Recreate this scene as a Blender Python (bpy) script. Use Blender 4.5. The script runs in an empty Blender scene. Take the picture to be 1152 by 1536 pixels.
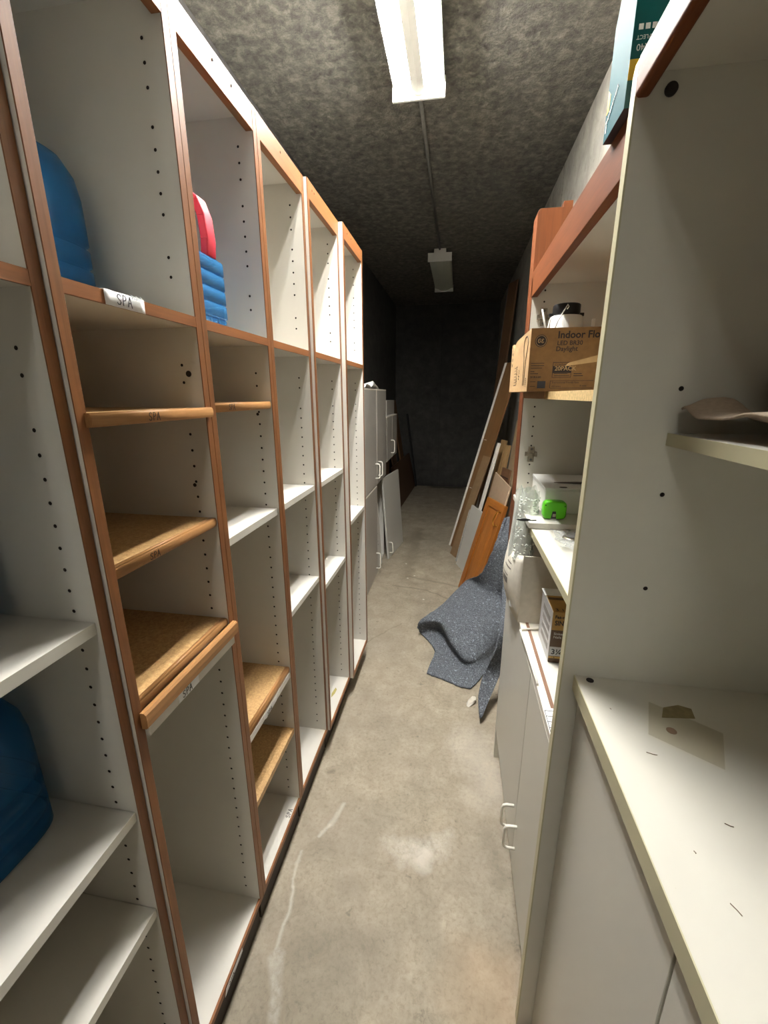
import bpy, bmesh, math, random
from mathutils import Vector, Matrix
import mathutils.noise as mn
random.seed(7)
SC = bpy.context.scene
COL = SC.collection
PI = math.pi

# ------------------------------------------------------------------ materials
def s2l(c):
    return tuple(((v/255)/12.92 if v/255 <= .04045 else ((v/255+.055)/1.055)**2.4) for v in c)
class NT:
    def __init__(s, name):
        s.m = bpy.data.materials.new(name); s.m.use_nodes = True
        s.t = s.m.node_tree; s.n = s.t.nodes; s.l = s.t.links
        s.b = s.n['Principled BSDF']; s.out = s.n['Material Output']
    def node(s, typ, **kw):
        n = s.n.new(typ)
        for k, v in kw.items(): setattr(n, k, v)
        return n
    def link(s, a, b): s.l.new(a, b)
    def coords(s, scale=(1,1,1), kind='Object', loc=(0,0,0), rot=(0,0,0)):
        tc = s.node('ShaderNodeTexCoord'); mp = s.node('ShaderNodeMapping')
        mp.inputs['Scale'].default_value = scale; mp.inputs['Location'].default_value = loc
        mp.inputs['Rotation'].default_value = rot
        s.link(tc.outputs[kind], mp.inputs['Vector']); return mp.outputs['Vector']
    def noise(s, vec, scale, detail=4, rough=.55, dist=0):
        n = s.node('ShaderNodeTexNoise'); s.link(vec, n.inputs['Vector'])
        n.inputs['Scale'].default_value = scale; n.inputs['Detail'].default_value = detail
        n.inputs['Roughness'].default_value = rough; n.inputs['Distortion'].default_value = dist
        return n.outputs['Fac']
    def ramp(s, fac, stops):
        r = s.node('ShaderNodeValToRGB'); s.link(fac, r.inputs['Fac'])
        els = r.color_ramp.elements
        while len(els) < len(stops): els.new(.5)
        for e, (p, c) in zip(els, stops):
            e.position = p; e.color = (*c, 1) if len(c) == 3 else c
        return r.outputs['Color']
    def math(s, op, a, b=None, clamp=False):
        n = s.node('ShaderNodeMath', operation=op); n.use_clamp = clamp
        for i, v in enumerate((a, b)):
            if v is None: continue
            if isinstance(v, (int, float)): n.inputs[i].default_value = v
            else: s.link(v, n.inputs[i])
        return n.outputs[0]
    def mix(s, fac, a, b, mode='MIX'):
        n = s.node('ShaderNodeMix', data_type='RGBA', blend_type=mode)
        if isinstance(fac, (int, float)): n.inputs[0].default_value = fac
        else: s.link(fac, n.inputs[0])
        for i, v in ((6, a), (7, b)):
            if isinstance(v, tuple): n.inputs[i].default_value = (*v, 1)
            else: s.link(v, n.inputs[i])
        return n.outputs[2]
    def bump(s, h, strength, dist=.01):
        b = s.node('ShaderNodeBump'); b.inputs['Strength'].default_value = strength
        b.inputs['Distance'].default_value = dist
        s.link(h, b.inputs['Height']); s.link(b.outputs['Normal'], s.b.inputs['Normal'])
    def color(s, c):
        if isinstance(c, tuple): s.b.inputs['Base Color'].default_value = (*c, 1)
        else: s.link(c, s.b.inputs['Base Color'])
    def rough(s, v): s.b.inputs['Roughness'].default_value = v

def plain(name, rgb, rough=.5, var=.06, scale=30, metal=0, bump=0):
    m = NT(name); c = s2l(rgb)
    f = m.noise(m.coords(), scale, 3)
    lo = tuple(x*(1-var) for x in c); hi = tuple(min(1, x*(1+var)) for x in c)
    m.color(m.ramp(f, [(.3, lo), (.7, hi)])); m.rough(rough)
    m.b.inputs['Metallic'].default_value = metal
    if bump: m.bump(m.noise(m.coords(), scale*6, 3), bump, .002)
    return m.m
def wood(name, rgb, axis, dark=.72, rough=.4, scale=1.0):
    m = NT(name); c = s2l(rgb)
    sc = [55*scale]*3; sc['xyz'.index(axis)] = 3.2*scale
    v = m.coords(tuple(sc))
    f = m.noise(v, 1.3, 6, .6, .6)
    v2 = m.coords(tuple(x*5 for x in sc))
    f2 = m.noise(v2, 1.0, 2)
    col = m.ramp(f, [(.3, tuple(x*dark for x in c)), (.55, c), (.75, tuple(min(1, x*1.12) for x in c))])
    col = m.mix(.18, col, m.ramp(f2, [(.35, tuple(x*.5 for x in c)), (.6, c)]))
    m.color(col); m.rough(rough); m.b.inputs['Specular IOR Level'].default_value = .32; m.bump(f2, .12, .001)
    return m.m
def melamine(name, rgb, rough=.32):
    m = NT(name); c = s2l(rgb)
    f = m.noise(m.coords(), 6, 3); g = m.noise(m.coords(), 260, 2)
    col = m.ramp(f, [(.3, tuple(x*.965 for x in c)), (.7, c)])
    speck = m.ramp(g, [(.76, (1,1,1)), (.82, (.86,.84,.8))])
    m.color(m.mix(1.0, col, speck, 'MULTIPLY')); m.rough(rough); m.bump(g, .02, .001)
    return m.m
M = {}
M['lam'] = melamine('white_laminate', (212,208,199), .36)
M['lamr'] = melamine('warm_white_laminate', (211,208,197), .36)
M['lamg'] = melamine('grey_laminate', (176,172,164), .42)
M['edge'] = melamine('cream_edge_band', (196,190,156), .45)
M['hole'] = plain('raw_hole', (40,30,22), .9)
M['wz'] = wood('stained_wood_upright', (128,82,47), 'z', .74)
M['wy'] = wood('stained_wood_rail', (138,88,51), 'y', .72)
M['wyr'] = wood('reddish_wood_rail', (108,60,31), 'y', .72, .55)
M['wyr'].node_tree.nodes['Principled BSDF'].inputs['Specular IOR Level'].default_value = .12
M['wzr'] = wood('reddish_wood_plank', (106,60,34), 'z', .68, .5)
M['wzr'].node_tree.nodes['Principled BSDF'].inputs['Specular IOR Level'].default_value = .15
M['nose'] = wood('light_wood_nosing', (168,122,76), 'y', .8, .38)
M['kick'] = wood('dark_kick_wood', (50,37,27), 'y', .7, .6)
M['oakz'] = wood('honey_oak', (158,96,38), 'z', .72, .35)
M['oaky'] = wood('honey_oak_cross', (158,96,38), 'x', .72, .35)
M['ply'] = wood('pale_plank', (158,126,84), 'z', .8, .55)
M['brn'] = wood('brown_board', (120,86,52), 'z', .75, .55)
M['dbrn'] = wood('dark_brown_board', (104,74,50), 'z', .7, .55)
m = NT('cork_melamine'); v = m.coords()
f = m.noise(v, 150, 5, .65); g = m.noise(v, 420, 2)
c = m.ramp(f, [(.36, s2l((160,122,76))), (.52, s2l((186,148,98))), (.68, s2l((204,168,118)))])
m.color(m.mix(.25, c, m.ramp(g, [(.4, s2l((136,100,58))), (.62, s2l((206,172,122)))]))); m.rough(.42); M['cork'] = m.m
M['chip'] = plain('raw_chipboard', (214,184,128), .75, .22, 160)
M['metalw'] = plain('white_enamel', (236,236,230), .3, .02)
M['handle'] = plain('white_wire_handle', (238,234,222), .28, .02)
M['nickel'] = plain('nickel_hinge', (170,162,146), .3, .08, 60, .9)
M['brass'] = plain('brass', (196,150,70), .28, .1, 60, .95)
M['steel'] = plain('grey_conduit', (112,110,104), .5, .1, 40, .3)
M['black'] = plain('black_plastic', (22,22,22), .4)
M['rubber'] = plain('dark_bumper', (38,28,26), .6)
M['paper'] = plain('white_paper', (240,240,240), .6, .03, 40)
M['ink'] = plain('black_ink', (34,32,36), .6)
M['inkb'] = plain('brown_ink', (46,32,26), .65)
M['white'] = plain('white_print', (236,236,232), .6)
M['card'] = plain('brown_cardboard', (138,101,58), .8, .1, 90, 0, .05)
M['cardl'] = plain('light_cardboard', (182,147,100), .8, .08, 90, 0, .05)
M['wcard'] = plain('white_cardboard', (206,200,186), .75, .06, 60, 0, .05)
M['wbox'] = plain('white_plastic_box', (222,222,218), .35, .02)
M['green'] = plain('lime_green_plastic', (92,200,24), .35, .05)
M['greend'] = plain('dark_green_plastic', (46,96,22), .4)
M['teal'] = plain('teal_carton', (0,80,88), .6, .04, 20)
M['teal'].node_tree.nodes['Principled BSDF'].inputs['Specular IOR Level'].default_value = .06
M['teald'] = plain('dark_teal_carton', (0,92,92), .3, .05, 20)
M['yellow'] = plain('yellow_print', (216,176,40), .4)
M['purple'] = plain('dark_carton_underside', (52,36,40), .7)
M['gold'] = plain('gold_carton', (186,146,72), .35, .14, 30)
M['brownc'] = plain('brown_carton', (92,66,42), .45)
M['silver'] = plain('silver_carton', (190,190,192), .35, .05)
M['red'] = plain('red_plastic', (196,20,48), .5, .05)
M['fabric'] = plain('beige_cloth', (176,158,138), .9, .1, 200, 0, .2)
M['glass_board'] = plain('pale_panel', (186,160,132), .5, .06, 20)
M['slab'] = melamine('pale_grey_slab', (186,184,176), .4)
M['blackb'] = plain('black_board', (20,19,18), .7)
M['trim'] = plain('white_trim', (232,226,214), .5, .03)
m = NT('grey_felt'); v = m.coords()
a = m.noise(v, 160, 4, .7); b = m.noise(v, 85, 3, .6, 1.0); d = m.noise(v, 70, 2, .5, 2.0)
c = m.ramp(a, [(.36, s2l((56,60,66))), (.52, s2l((92,96,102))), (.68, s2l((124,128,134)))])
c = m.mix(m.ramp(b, [(.60, (0,0,0)), (.69, (.85,.85,.85))]), c, s2l((168,178,190)))
c = m.mix(m.ramp(d, [(.62, (0,0,0)), (.70, (.8,.8,.8))]), c, s2l((48,50,58)))
m.color(c); m.rough(.95); m.bump(a, .5, .004); M['felt'] = m.m

def clear(name, tint, trans, rgb, rough=.25, vary=0):
    m = NT(name)
    m.b.inputs['Base Color'].default_value = (*s2l(rgb), 1); m.rough(rough)
    tr = m.node('ShaderNodeBsdfTransparent'); tr.inputs['Color'].default_value = (*tint, 1)
    mx = m.node('ShaderNodeMixShader'); 
    if vary:
        f = m.noise(m.coords(), vary, 3, .6)
        f = m.math('MULTIPLY_ADD', f, .7); f.node.inputs[2].default_value = trans-.35
        m.link(f, mx.inputs[0])
    else: mx.inputs[0].default_value = trans
    m.link(m.b.outputs[0], mx.inputs[1]); m.link(tr.outputs[0], mx.inputs[2])
    m.link(mx.outputs[0], m.out.inputs['Surface'])
    return m.m
M['jug'] = clear('blue_jug_plastic', (.40,.68,.86), .55, (34,104,160), .12)
M['jugl'] = clear('light_blue_jug_plastic', (.50,.74,.92), .52, (70,140,196), .08)
M['wrap'] = clear('bubble_wrap_film', (.94,.97,.95), .30, (226,229,222), .22, 40)
M['film'] = clear('clear_film', (.95,.96,.95), .6, (226,228,226), .12, 60)
M['tapef'] = clear('adhesive_tape', (.97,.96,.93), .94, (196,190,170), .25)
m = NT('tube_glow'); m.b.inputs['Base Color'].default_value = (.9,.9,.9,1)
m.b.inputs['Emission Color'].default_value = (1.0,.99,.96,1); m.b.inputs['Emission Strength'].default_value = 60; M['glow'] = m.m

def concrete(name, lo, hi, scale, bump, dist=.35, big=1.2):
    m = NT(name); v = m.coords()
    w = m.noise(v, scale*.5, 3, .5)
    sw = m.noise(v, scale, 8, .72, dist)
    bg = m.noise(v, big, 3, .5)
    pit = m.noise(v, scale*3.2, 4, .62, .3)
    c = m.ramp(sw, [(.28, s2l(lo)), (.5, s2l(tuple((a+b)/2 for a, b in zip(lo, hi)))), (.72, s2l(hi))])
    c = m.mix(.5, c, m.ramp(bg, [(.3, (.72,.72,.72)), (.7, (1.12,1.1,1.06))]), 'MULTIPLY')
    pm = m.ramp(pit, [(.27, (.42,.42,.42)), (.37, (1,1,1))])
    c = m.mix(.7, c, pm, 'MULTIPLY')
    h = m.math('ADD', sw, m.math('MULTIPLY', pit, .5))
    m.bump(h, bump, .012); m.rough(.85)
    return m, v, c
m, v, c = concrete('ceiling_concrete', (62,60,56), (152,147,135), 21, .9, .25); m.color(c); M['ceil'] = m.m
def line_mask(m, coord, pos, wid, wob=None):
    d = m.math('SUBTRACT', coord, pos)
    if wob is not None: d = m.math('ADD', d, wob)
    d = m.math('ABSOLUTE', d)
    return m.math('SUBTRACT', 1.0, m.math('DIVIDE', d, wid, True), True)
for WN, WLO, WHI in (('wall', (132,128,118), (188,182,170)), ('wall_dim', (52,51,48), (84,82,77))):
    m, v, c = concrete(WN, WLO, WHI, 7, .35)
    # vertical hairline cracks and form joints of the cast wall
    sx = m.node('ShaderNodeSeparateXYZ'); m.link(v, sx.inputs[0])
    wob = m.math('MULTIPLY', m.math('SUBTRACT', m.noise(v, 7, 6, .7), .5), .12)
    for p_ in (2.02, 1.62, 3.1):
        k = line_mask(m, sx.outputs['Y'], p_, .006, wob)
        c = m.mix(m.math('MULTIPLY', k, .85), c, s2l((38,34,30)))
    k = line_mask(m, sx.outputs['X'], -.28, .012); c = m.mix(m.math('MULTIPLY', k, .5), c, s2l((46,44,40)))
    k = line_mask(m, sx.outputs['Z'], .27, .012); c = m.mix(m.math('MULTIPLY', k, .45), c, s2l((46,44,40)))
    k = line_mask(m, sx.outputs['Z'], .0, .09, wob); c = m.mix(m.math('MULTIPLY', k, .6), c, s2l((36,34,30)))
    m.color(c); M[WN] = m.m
# floor: trowelled slab with scuffs, dark patches and hairline cracks
m, v, c = concrete('floor_concrete', (139,129,112), (176,165,146), 9, .12, big=2.0)
sx = m.node('ShaderNodeSeparateXYZ'); m.link(v, sx.inputs[0])
fine = m.noise(v, 75, 7, .72, .4); c = m.mix(.75, c, m.ramp(fine, [(.3, (.62,.60,.56)), (.5, (1.0,.99,.97)), (.72, (1.16,1.16,1.15))]), 'MULTIPLY')
wn = m.node('ShaderNodeTexNoise'); m.link(v, wn.inputs['Vector']); wn.inputs['Scale'].default_value = 9; wn.inputs['Detail'].default_value = 5
sub = m.node('ShaderNodeVectorMath', operation='SUBTRACT'); m.link(wn.outputs['Color'], sub.inputs[0]); sub.inputs[1].default_value = (.5,.5,.5)
def warped(amt):
    sc_ = m.node('ShaderNodeVectorMath', operation='SCALE'); m.link(sub.outputs[0], sc_.inputs[0]); sc_.inputs['Scale'].default_value = amt
    ad = m.node('ShaderNodeVectorMath', operation='ADD'); m.link(v, ad.inputs[0]); m.link(sc_.outputs[0], ad.inputs[1]); return ad.outputs[0]
W1, W2 = warped(.05), warped(.16)
def seg(a, b, wid, soft, vec):
    ba = Vector((b[0]-a[0], b[1]-a[1], 0)); L2 = ba.length_squared
    pa = m.node('ShaderNodeVectorMath', operation='SUBTRACT'); m.link(vec, pa.inputs[0]); pa.inputs[1].default_value = (a[0], a[1], 0)
    mu = m.node('ShaderNodeVectorMath', operation='MULTIPLY'); m.link(pa.outputs[0], mu.inputs[0]); mu.inputs[1].default_value = (1,1,0)
    dt = m.node('ShaderNodeVectorMath', operation='DOT_PRODUCT'); m.link(mu.outputs[0], dt.inputs[0]); dt.inputs[1].default_value = ba
    h = m.math('DIVIDE', dt.outputs['Value'], L2, True)
    sb = m.node('ShaderNodeVectorMath', operation='SCALE'); sb.inputs[0].default_value = ba; m.link(h, sb.inputs['Scale'])
    df = m.node('ShaderNodeVectorMath', operation='SUBTRACT'); m.link(mu.outputs[0], df.inputs[0]); m.link(sb.outputs[0], df.inputs[1])
    ln = m.node('ShaderNodeVectorMath', operation='LENGTH'); m.link(df.outputs[0], ln.inputs[0])
    mr = m.node('ShaderNodeMapRange'); m.link(ln.outputs['Value'], mr.inputs['Value'])
    mr.inputs['From Min'].default_value = wid; mr.inputs['From Max'].default_value = wid+soft
    mr.inputs['To Min'].default_value = 1; mr.inputs['To Max'].default_value = 0
    return mr.outputs['Result']
streak = m.noise(m.coords((1,1,1), rot=(0,0,.5)), 40, 4, .7)
st = m.ramp(streak, [(.35, (.25,.25,.25)), (.62, (1,1,1))])
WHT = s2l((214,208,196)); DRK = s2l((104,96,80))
def paint(k, amt, col):
    global c
    c = m.mix(m.math('MULTIPLY', k, amt), c, col)
paint(m.math('MULTIPLY', seg((-.12,1.045), (.0,1.10), .012, .05, W2), st), .5, WHT)
paint(seg((-.05,1.03), (-.045,1.06), .008, .03, W1), .5, WHT)
paint(seg((-.36,1.18), (-.385,1.10), .002, .010, W1), .42, WHT); paint(seg((-.385,1.10), (-.415,1.053), .001, .006, W1), .5, WHT)
paint(seg((-.453,1.003), (-.441,.90), .0005, .006, W1), .4, WHT); paint(seg((-.441,.90), (-.428,.74), .001, .007, W1), .42, WHT)
paint(m.math('MULTIPLY', seg((-.42,.72), (-.375,.58), .010, .014, W1), st), .55, WHT)
paint(seg((-.45,1.317), (-.44,1.325), .004, .012, W1), .6, DRK)
paint(seg((-.36,.58), (-.30,.72), .06, .10, W2), .38, DRK)  # broad soft darker patch on the near left of the floor
paint(seg((.17,.62), (.14,.75), .05, .10, W2), .25, s2l((196,160,120)))
paint(seg((.10,.70), (.0,.84), .015, .05, W2), .22, DRK)
paint(seg((.20,1.35), (.12,1.55), .02, .12, W2), .25, WHT)
paint(seg((-.62,2.05), (-.40,2.40), .001, .008, W1), .55, DRK); paint(seg((-.40,2.40), (-.31,2.51), .001, .007, W1), .5, DRK)
paint(seg((-.45,3.08), (-.18,3.05), .002, .014, W1), .5, DRK); paint(seg((-.18,3.05), (.03,2.89), .002, .010, W1), .55, DRK)
paint(seg((-.36,3.28), (.10,3.14), .004, .02, W1), .45, DRK); paint(seg((-.36,3.28), (-.37,4.6), .02, .06, W2), .4, DRK)
paint(seg((-.45,4.2), (-.34,4.4), .04, .12, W2), .45, DRK)
paint(seg((.16,1.13), (.20,1.0), .004, .03, W2), .4, DRK)
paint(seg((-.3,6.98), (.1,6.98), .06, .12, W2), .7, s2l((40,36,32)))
scn = m.noise(m.coords((90,7,1), rot=(0,0,.35)), 1.0, 5, .7); c = m.mix(.45, c, m.ramp(scn, [(.27, (.62,.59,.55)), (.36, (1,1,1)), (.68, (1,1,1)), (.76, (1.14,1.14,1.13))]), 'MULTIPLY')
bigd = m.noise(v, 26, 5, .7, 1.2); c = m.mix(.5, c, m.ramp(bigd, [(.28, (.62,.6,.56)), (.4, (1,1,1))]), 'MULTIPLY')
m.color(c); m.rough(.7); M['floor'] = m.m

# ------------------------------------------------------------------ mesh building
ROOTLOC = {}
def wloc(o):
    v = Vector((0,0,0))
    while o is not None: v += o.location; o = o.parent
    return v
class MB:
    def __init__(s): s.v = []; s.f = []; s.mi = []; s.sm = []
    def add(s, vs, fs, m=0, smooth=False, xf=None):
        b = len(s.v)
        for p in vs:
            p = Vector(p); s.v.append(xf @ p if xf is not None else p)
        for f in fs: s.f.append([b+i for i in f]); s.mi.append(m); s.sm.append(smooth)
    def box(s, x0, x1, y0, y1, z0, z1, m=0, xf=None):
        vs = [(x,y,z) for z in (z0,z1) for y in (y0,y1) for x in (x0,x1)]
        s.add(vs, [(0,2,3,1),(4,5,7,6),(0,1,5,4),(2,6,7,3),(0,4,6,2),(1,3,7,5)], m, xf=xf); return s
    def prism(s, poly, a0, a1, axis='y', m=0, xf=None, smooth=False):
        n = len(poly); vs = []
        for a in (a0, a1):
            for p, q in poly:
                vs.append({'y': (p,a,q), 'x': (a,p,q), 'z': (p,q,a)}[axis])
        fs = [tuple(range(n))[::-1], tuple(range(n, 2*n))]
        s.add(vs, fs, m, xf=xf)
        s.add(vs, [(i, (i+1)%n, n+(i+1)%n, n+i) for i in range(n)], m, smooth, xf=xf); return s
    def tube(s, pts, r, n=10, m=0, xf=None, closed=False):
        pts = [Vector(p) for p in pts]; N = len(pts); vs = []; fs = []
        up = None
        for i, p in enumerate(pts):
            t = (pts[(i+1) % N]-pts[i-1]) if closed else (pts[min(i+1,N-1)]-pts[max(i-1,0)])
            t.normalize()
            if up is None:
                up = t.orthogonal().normalized()
            up = (up - t*up.dot(t)).normalized(); sd = t.cross(up)
            rr = r[i] if isinstance(r, (list, tuple)) else r
            for k in range(n):
                a = 2*PI*k/n; vs.append(p + up*math.cos(a)*rr + sd*math.sin(a)*rr)
        R = N if closed else N-1
        for i in range(R):
            for k in range(n):
                j = (i+1) % N
                fs.append((i*n+k, i*n+(k+1)%n, j*n+(k+1)%n, j*n+k))
        s.add(vs, fs, m, True, xf)
        if not closed: s.add(vs, [tuple(range(n))[::-1], tuple(range((N-1)*n, N*n))], m, False, xf)
        return s
    def rings(s, rings, m=0, cap=True, xf=None, smooth=True):
        n = len(rings[0]); vs = [p for r in rings for p in r]; fs = []
        for i in range(len(rings)-1):
            for k in range(n): fs.append((i*n+k, i*n+(k+1)%n, (i+1)*n+(k+1)%n, (i+1)*n+k))
        s.add(vs, fs, m, smooth, xf)
        if cap: s.add(vs, [tuple(range(n))[::-1], tuple(range((len(rings)-1)*n, len(rings)*n))], m, False, xf)
        return s
    def lathe(s, prof, c, n=28, m=0, xf=None):
        return s.rings([[(c[0]+r*math.cos(2*PI*k/n), c[1]+r*math.sin(2*PI*k/n), c[2]+z) for k in range(n)] for r, z in prof], m, True, xf)
    def grid(s, P, m=0, smooth=True, xf=None):
        R, Cn = len(P), len(P[0]); vs = [p for r in P for p in r]
        s.add(vs, [(i*Cn+j, i*Cn+j+1, (i+1)*Cn+j+1, (i+1)*Cn+j) for i in range(R-1) for j in range(Cn-1)], m, smooth, xf); return s
    def build(s, name, mats, parent=None, bevel=0, seg=2):
        if not isinstance(mats, (list, tuple)): mats = [mats]
        me = bpy.data.meshes.new(name)
        off = wloc(parent) if parent is not None else Vector((0,0,0))
        me.from_pydata([tuple(p-off) for p in s.v], [], s.f)
        for mm in mats: me.materials.append(M[mm] if isinstance(mm, str) else mm)
        for p, i, sm in zip(me.polygons, s.mi, s.sm): p.material_index = i; p.use_smooth = sm
        bm = bmesh.new(); bm.from_mesh(me)
        bmesh.ops.remove_doubles(bm, verts=bm.verts, dist=1e-6)
        bmesh.ops.recalc_face_normals(bm, faces=bm.faces); bm.to_mesh(me); bm.free()
        o = bpy.data.objects.new(name, me); COL.objects.link(o)
        if parent is not None: o.parent = parent
        if bevel:
            b = o.modifiers.new('Bevel', 'BEVEL'); b.width = bevel; b.segments = seg; b.limit_method = 'ANGLE'; b.angle_limit = .6
        return o
def tag(o, label, cat, group=None):
    o['label'] = label; o['category'] = cat
    if group: o['group'] = group
    return o
def thing(name, loc, label, cat, group=None):
    o = bpy.data.objects.new(name, None); COL.objects.link(o); o.location = loc; o.empty_display_size = .05
    return tag(o, label, cat, group)
def struct(o): o['kind'] = 'structure'; return o
def lab(o, t): o['label'] = t; return o
def B(x0,x1,y0,y1,z0,z1): return MB().box(x0,x1,y0,y1,z0,z1)
def solo(o, loc):
    """put the origin of a one-mesh thing at its base"""
    d = Vector(loc)-o.location
    for v_ in o.data.vertices: v_.co -= d
    o.location = Vector(loc); return o

STROKES = {'S': [[(.9,.86),(.62,1),(.25,.93),(.12,.72),(.35,.55),(.7,.42),(.86,.22),(.62,.02),(.25,.02),(.05,.16)]],
           'P': [[(.14,0),(.18,1),(.62,.98),(.86,.78),(.72,.55),(.2,.46)]],
           'A': [[(.02,0),(.48,1),(.92,-.04)],[(.2,.38),(.78,.36)]]}
def handwriting(text, org, right, up, size, wid, parent, mat='ink', lift=.0006, slant=.05):
    """pen strokes as thin ribbons just proud of the surface"""
    right = Vector(right).normalized(); up = Vector(up).normalized(); nrm = right.cross(up).normalized()
    mb = MB(); x = 0
    for ch in text:
        for st_ in STROKES[ch]:
            pts = [Vector(org)+right*(x+px*size*.62+py*size*slant)+up*(py*size)+nrm*lift for px, py in st_]
            for a, b in zip(pts, pts[1:]):
                t = (b-a); L = t.length; t.normalize(); sd = nrm.cross(t)*wid/2; e = t*wid*.4
                q = [a-e+sd, b+e+sd, b+e-sd, a-e-sd]
                mb.add(q+[p-nrm*.0004 for p in q], [(0,1,2,3),(7,6,5,4),(0,4,5,1),(1,5,6,2),(2,6,7,3),(3,7,4,0)])
        x += size*.78
    return mb.build('handwriting', mat, parent)
def printing(text, org, right, up, size, parent, mat='inkb', bold=0, name='printing', squash=1.0):
    cu = bpy.data.curves.new('txt', 'FONT'); cu.body = text; cu.size = size; cu.extrude = .0002; cu.offset = bold
    cu.resolution_u = 3
    to = bpy.data.objects.new('txt', cu); COL.objects.link(to)
    dg = bpy.context.evaluated_depsgraph_get(); dg.update()
    me = bpy.data.meshes.new_from_object(to.evaluated_get(dg))
    bpy.data.objects.remove(to); bpy.data.curves.remove(cu)
    r = Vector(right).normalized(); u = Vector(up).normalized(); n = r.cross(u)
    off = wloc(parent)
    for v_ in me.vertices:
        v_.co = Vector(org) + r*v_.co.x*squash + u*v_.co.y + n*(v_.co.z+.0006) - off
    me.name = name; me.materials.clear(); me.materials.append(M[mat])
    o = bpy.data.objects.new(name, me); COL.objects.link(o); o.parent = parent
    return o
def decal(poly, org, right, up, parent, mat, name, lift=.0005, th=.0004):
    r = Vector(right).normalized(); u = Vector(up).normalized(); n = r.cross(u); n.normalize()
    k = len(poly); top = [Vector(org)+r*a+u*b+n*lift for a, b in poly]
    mb = MB(); mb.add(top+[p-n*th for p in top], [tuple(range(k)), tuple(range(2*k-1, k-1, -1))]+[(i, k+i, k+(i+1)%k, (i+1)%k) for i in range(k)])
    return mb.build(name, mat, parent)
def rect(w, h, x=0, y=0): return [(x,y),(x+w,y),(x+w,y+h),(x,y+h)]
def disc(r, cx=0, cy=0, n=20): return [(cx+r*math.cos(2*PI*i/n), cy+r*math.sin(2*PI*i/n)) for i in range(n)]
def ringpoly(mb, r0, r1, xf, n=24, m=0):
    vs = [(r*math.cos(2*PI*i/n), r*math.sin(2*PI*i/n), 0) for r in (r0, r1) for i in range(n)]
    mb.add(vs, [(i, (i+1)%n, n+(i+1)%n, n+i) for i in range(n)], m, xf=xf)

# ------------------------------------------------------------------ the room
XL, XR, YB, YF, ZC = -1.0, .565, -2.9, 7.02, 2.80
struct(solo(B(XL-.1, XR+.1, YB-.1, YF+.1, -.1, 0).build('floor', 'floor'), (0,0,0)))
struct(B(XL-.1, XR+.1, YB-.1, YF+.1, ZC, ZC+.1).build('ceiling', 'ceil'))
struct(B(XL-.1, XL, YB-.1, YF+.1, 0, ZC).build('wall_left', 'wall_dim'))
struct(B(XR, XR+.1, YB-.1, YF+.1, 0, ZC).build('wall_right', 'wall'))
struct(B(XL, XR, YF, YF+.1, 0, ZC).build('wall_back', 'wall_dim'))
struct(B(XL, XR, YB-.1, YB, 0, ZC).build('wall_front', 'wall'))

# ------------------------------------------------------------------ row of shelf cabinets on the left
ZB, ZT, FR, TH = .10, 2.111, -.4863, .0165
BACK = -.95
HOLES = [2.033,2.001,1.968,1.914,1.882,1.850,1.818,1.786,1.719,1.687,1.535,1.503]
z_ = 1.436
while z_ > .235: HOLES.append(round(z_,4)); z_ -= .0322
HOLES += [.19,.158]
def panel_holes(x0, x1, y0, y1, z0, z1, hx, zs, r=.0028, depth=.009):
    """board whose face towards -y carries a column of real shelf-pin holes"""
    mb = MB(); h = .0055
    zs = sorted(zs)
    mb.add([(x0,y0,z0),(hx-h,y0,z0),(hx-h,y0,z1),(x0,y0,z1)], [(0,1,2,3)])
    mb.add([(hx+h,y0,z0),(x1,y0,z0),(x1,y0,z1),(hx+h,y0,z1)], [(0,1,2,3)])
    z = z0
    for q in zs:
        mb.add([(hx-h,y0,z),(hx+h,y0,z),(hx+h,y0,q-h),(hx-h,y0,q-h)], [(0,1,2,3)]); z = q+h
        n = 12; a = [2*PI*(i+.5)/n for i in range(n)]
        def sq(t):
            c_, s_ = math.cos(t), math.sin(t); k = max(abs(c_), abs(s_)); return c_/k*h, s_/k*h
        outer = [(hx+sq(t)[0], y0, q+sq(t)[1]) for t in a]; inner = [(hx+r*math.cos(t), y0, q+r*math.sin(t)) for t in a]
        deep = [(p[0], y0+depth, p[2]) for p in inner]
        mb.add(outer+inner, [(i, (i+1)%n, n+(i+1)%n, n+i) for i in range(n)])
        mb.add([(hx-h,y0,q-h),(hx+h,y0,q-h),(hx+h,y0,q+h),(hx-h,y0,q+h)]+outer, [(0,4+(n*5//8),4+(n*5//8+1)%n),(1,4+(n*7//8),4+(n*7//8+1)%n),(2,4+n//8,4+n//8+1),(3,4+n*3//8,4+n*3//8+1)])
        mb.add(inner+deep, [(i, (i+1)%n, n+(i+1)%n, n+i) for i in range(n)], 1, True)
        mb.add(deep, [tuple(range(n))], 1)
    mb.add([(hx-h,y0,z),(hx+h,y0,z),(hx+h,y0,z1),(hx-h,y0,z1)], [(0,1,2,3)])
    vs = [(x,y,zz) for zz in (z0,z1) for y in (y0,y1) for x in (x0,x1)]
    mb.add(vs, [(0,2,3,1),(4,5,7,6),(2,6,7,3),(0,4,6,2),(1,3,7,5)])
    return mb
def nosing(fx, y0, y1, z0, z1, parent, mat='nose'):
    zc = (z0+z1)/2; r = (z1-z0)/2
    poly = [(fx-.014, z0), (fx-.003, z0)] + [(fx-.004+.004*math.cos(a), zc+r*math.sin(a)) for a in [(-80+16*i)*PI/180 for i in range(11)]] + [(fx-.003, z1), (fx-.014, z1)]
    return MB().prism(poly, y0, y1, 'y', smooth=True).build('nosing', mat, parent)
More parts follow.
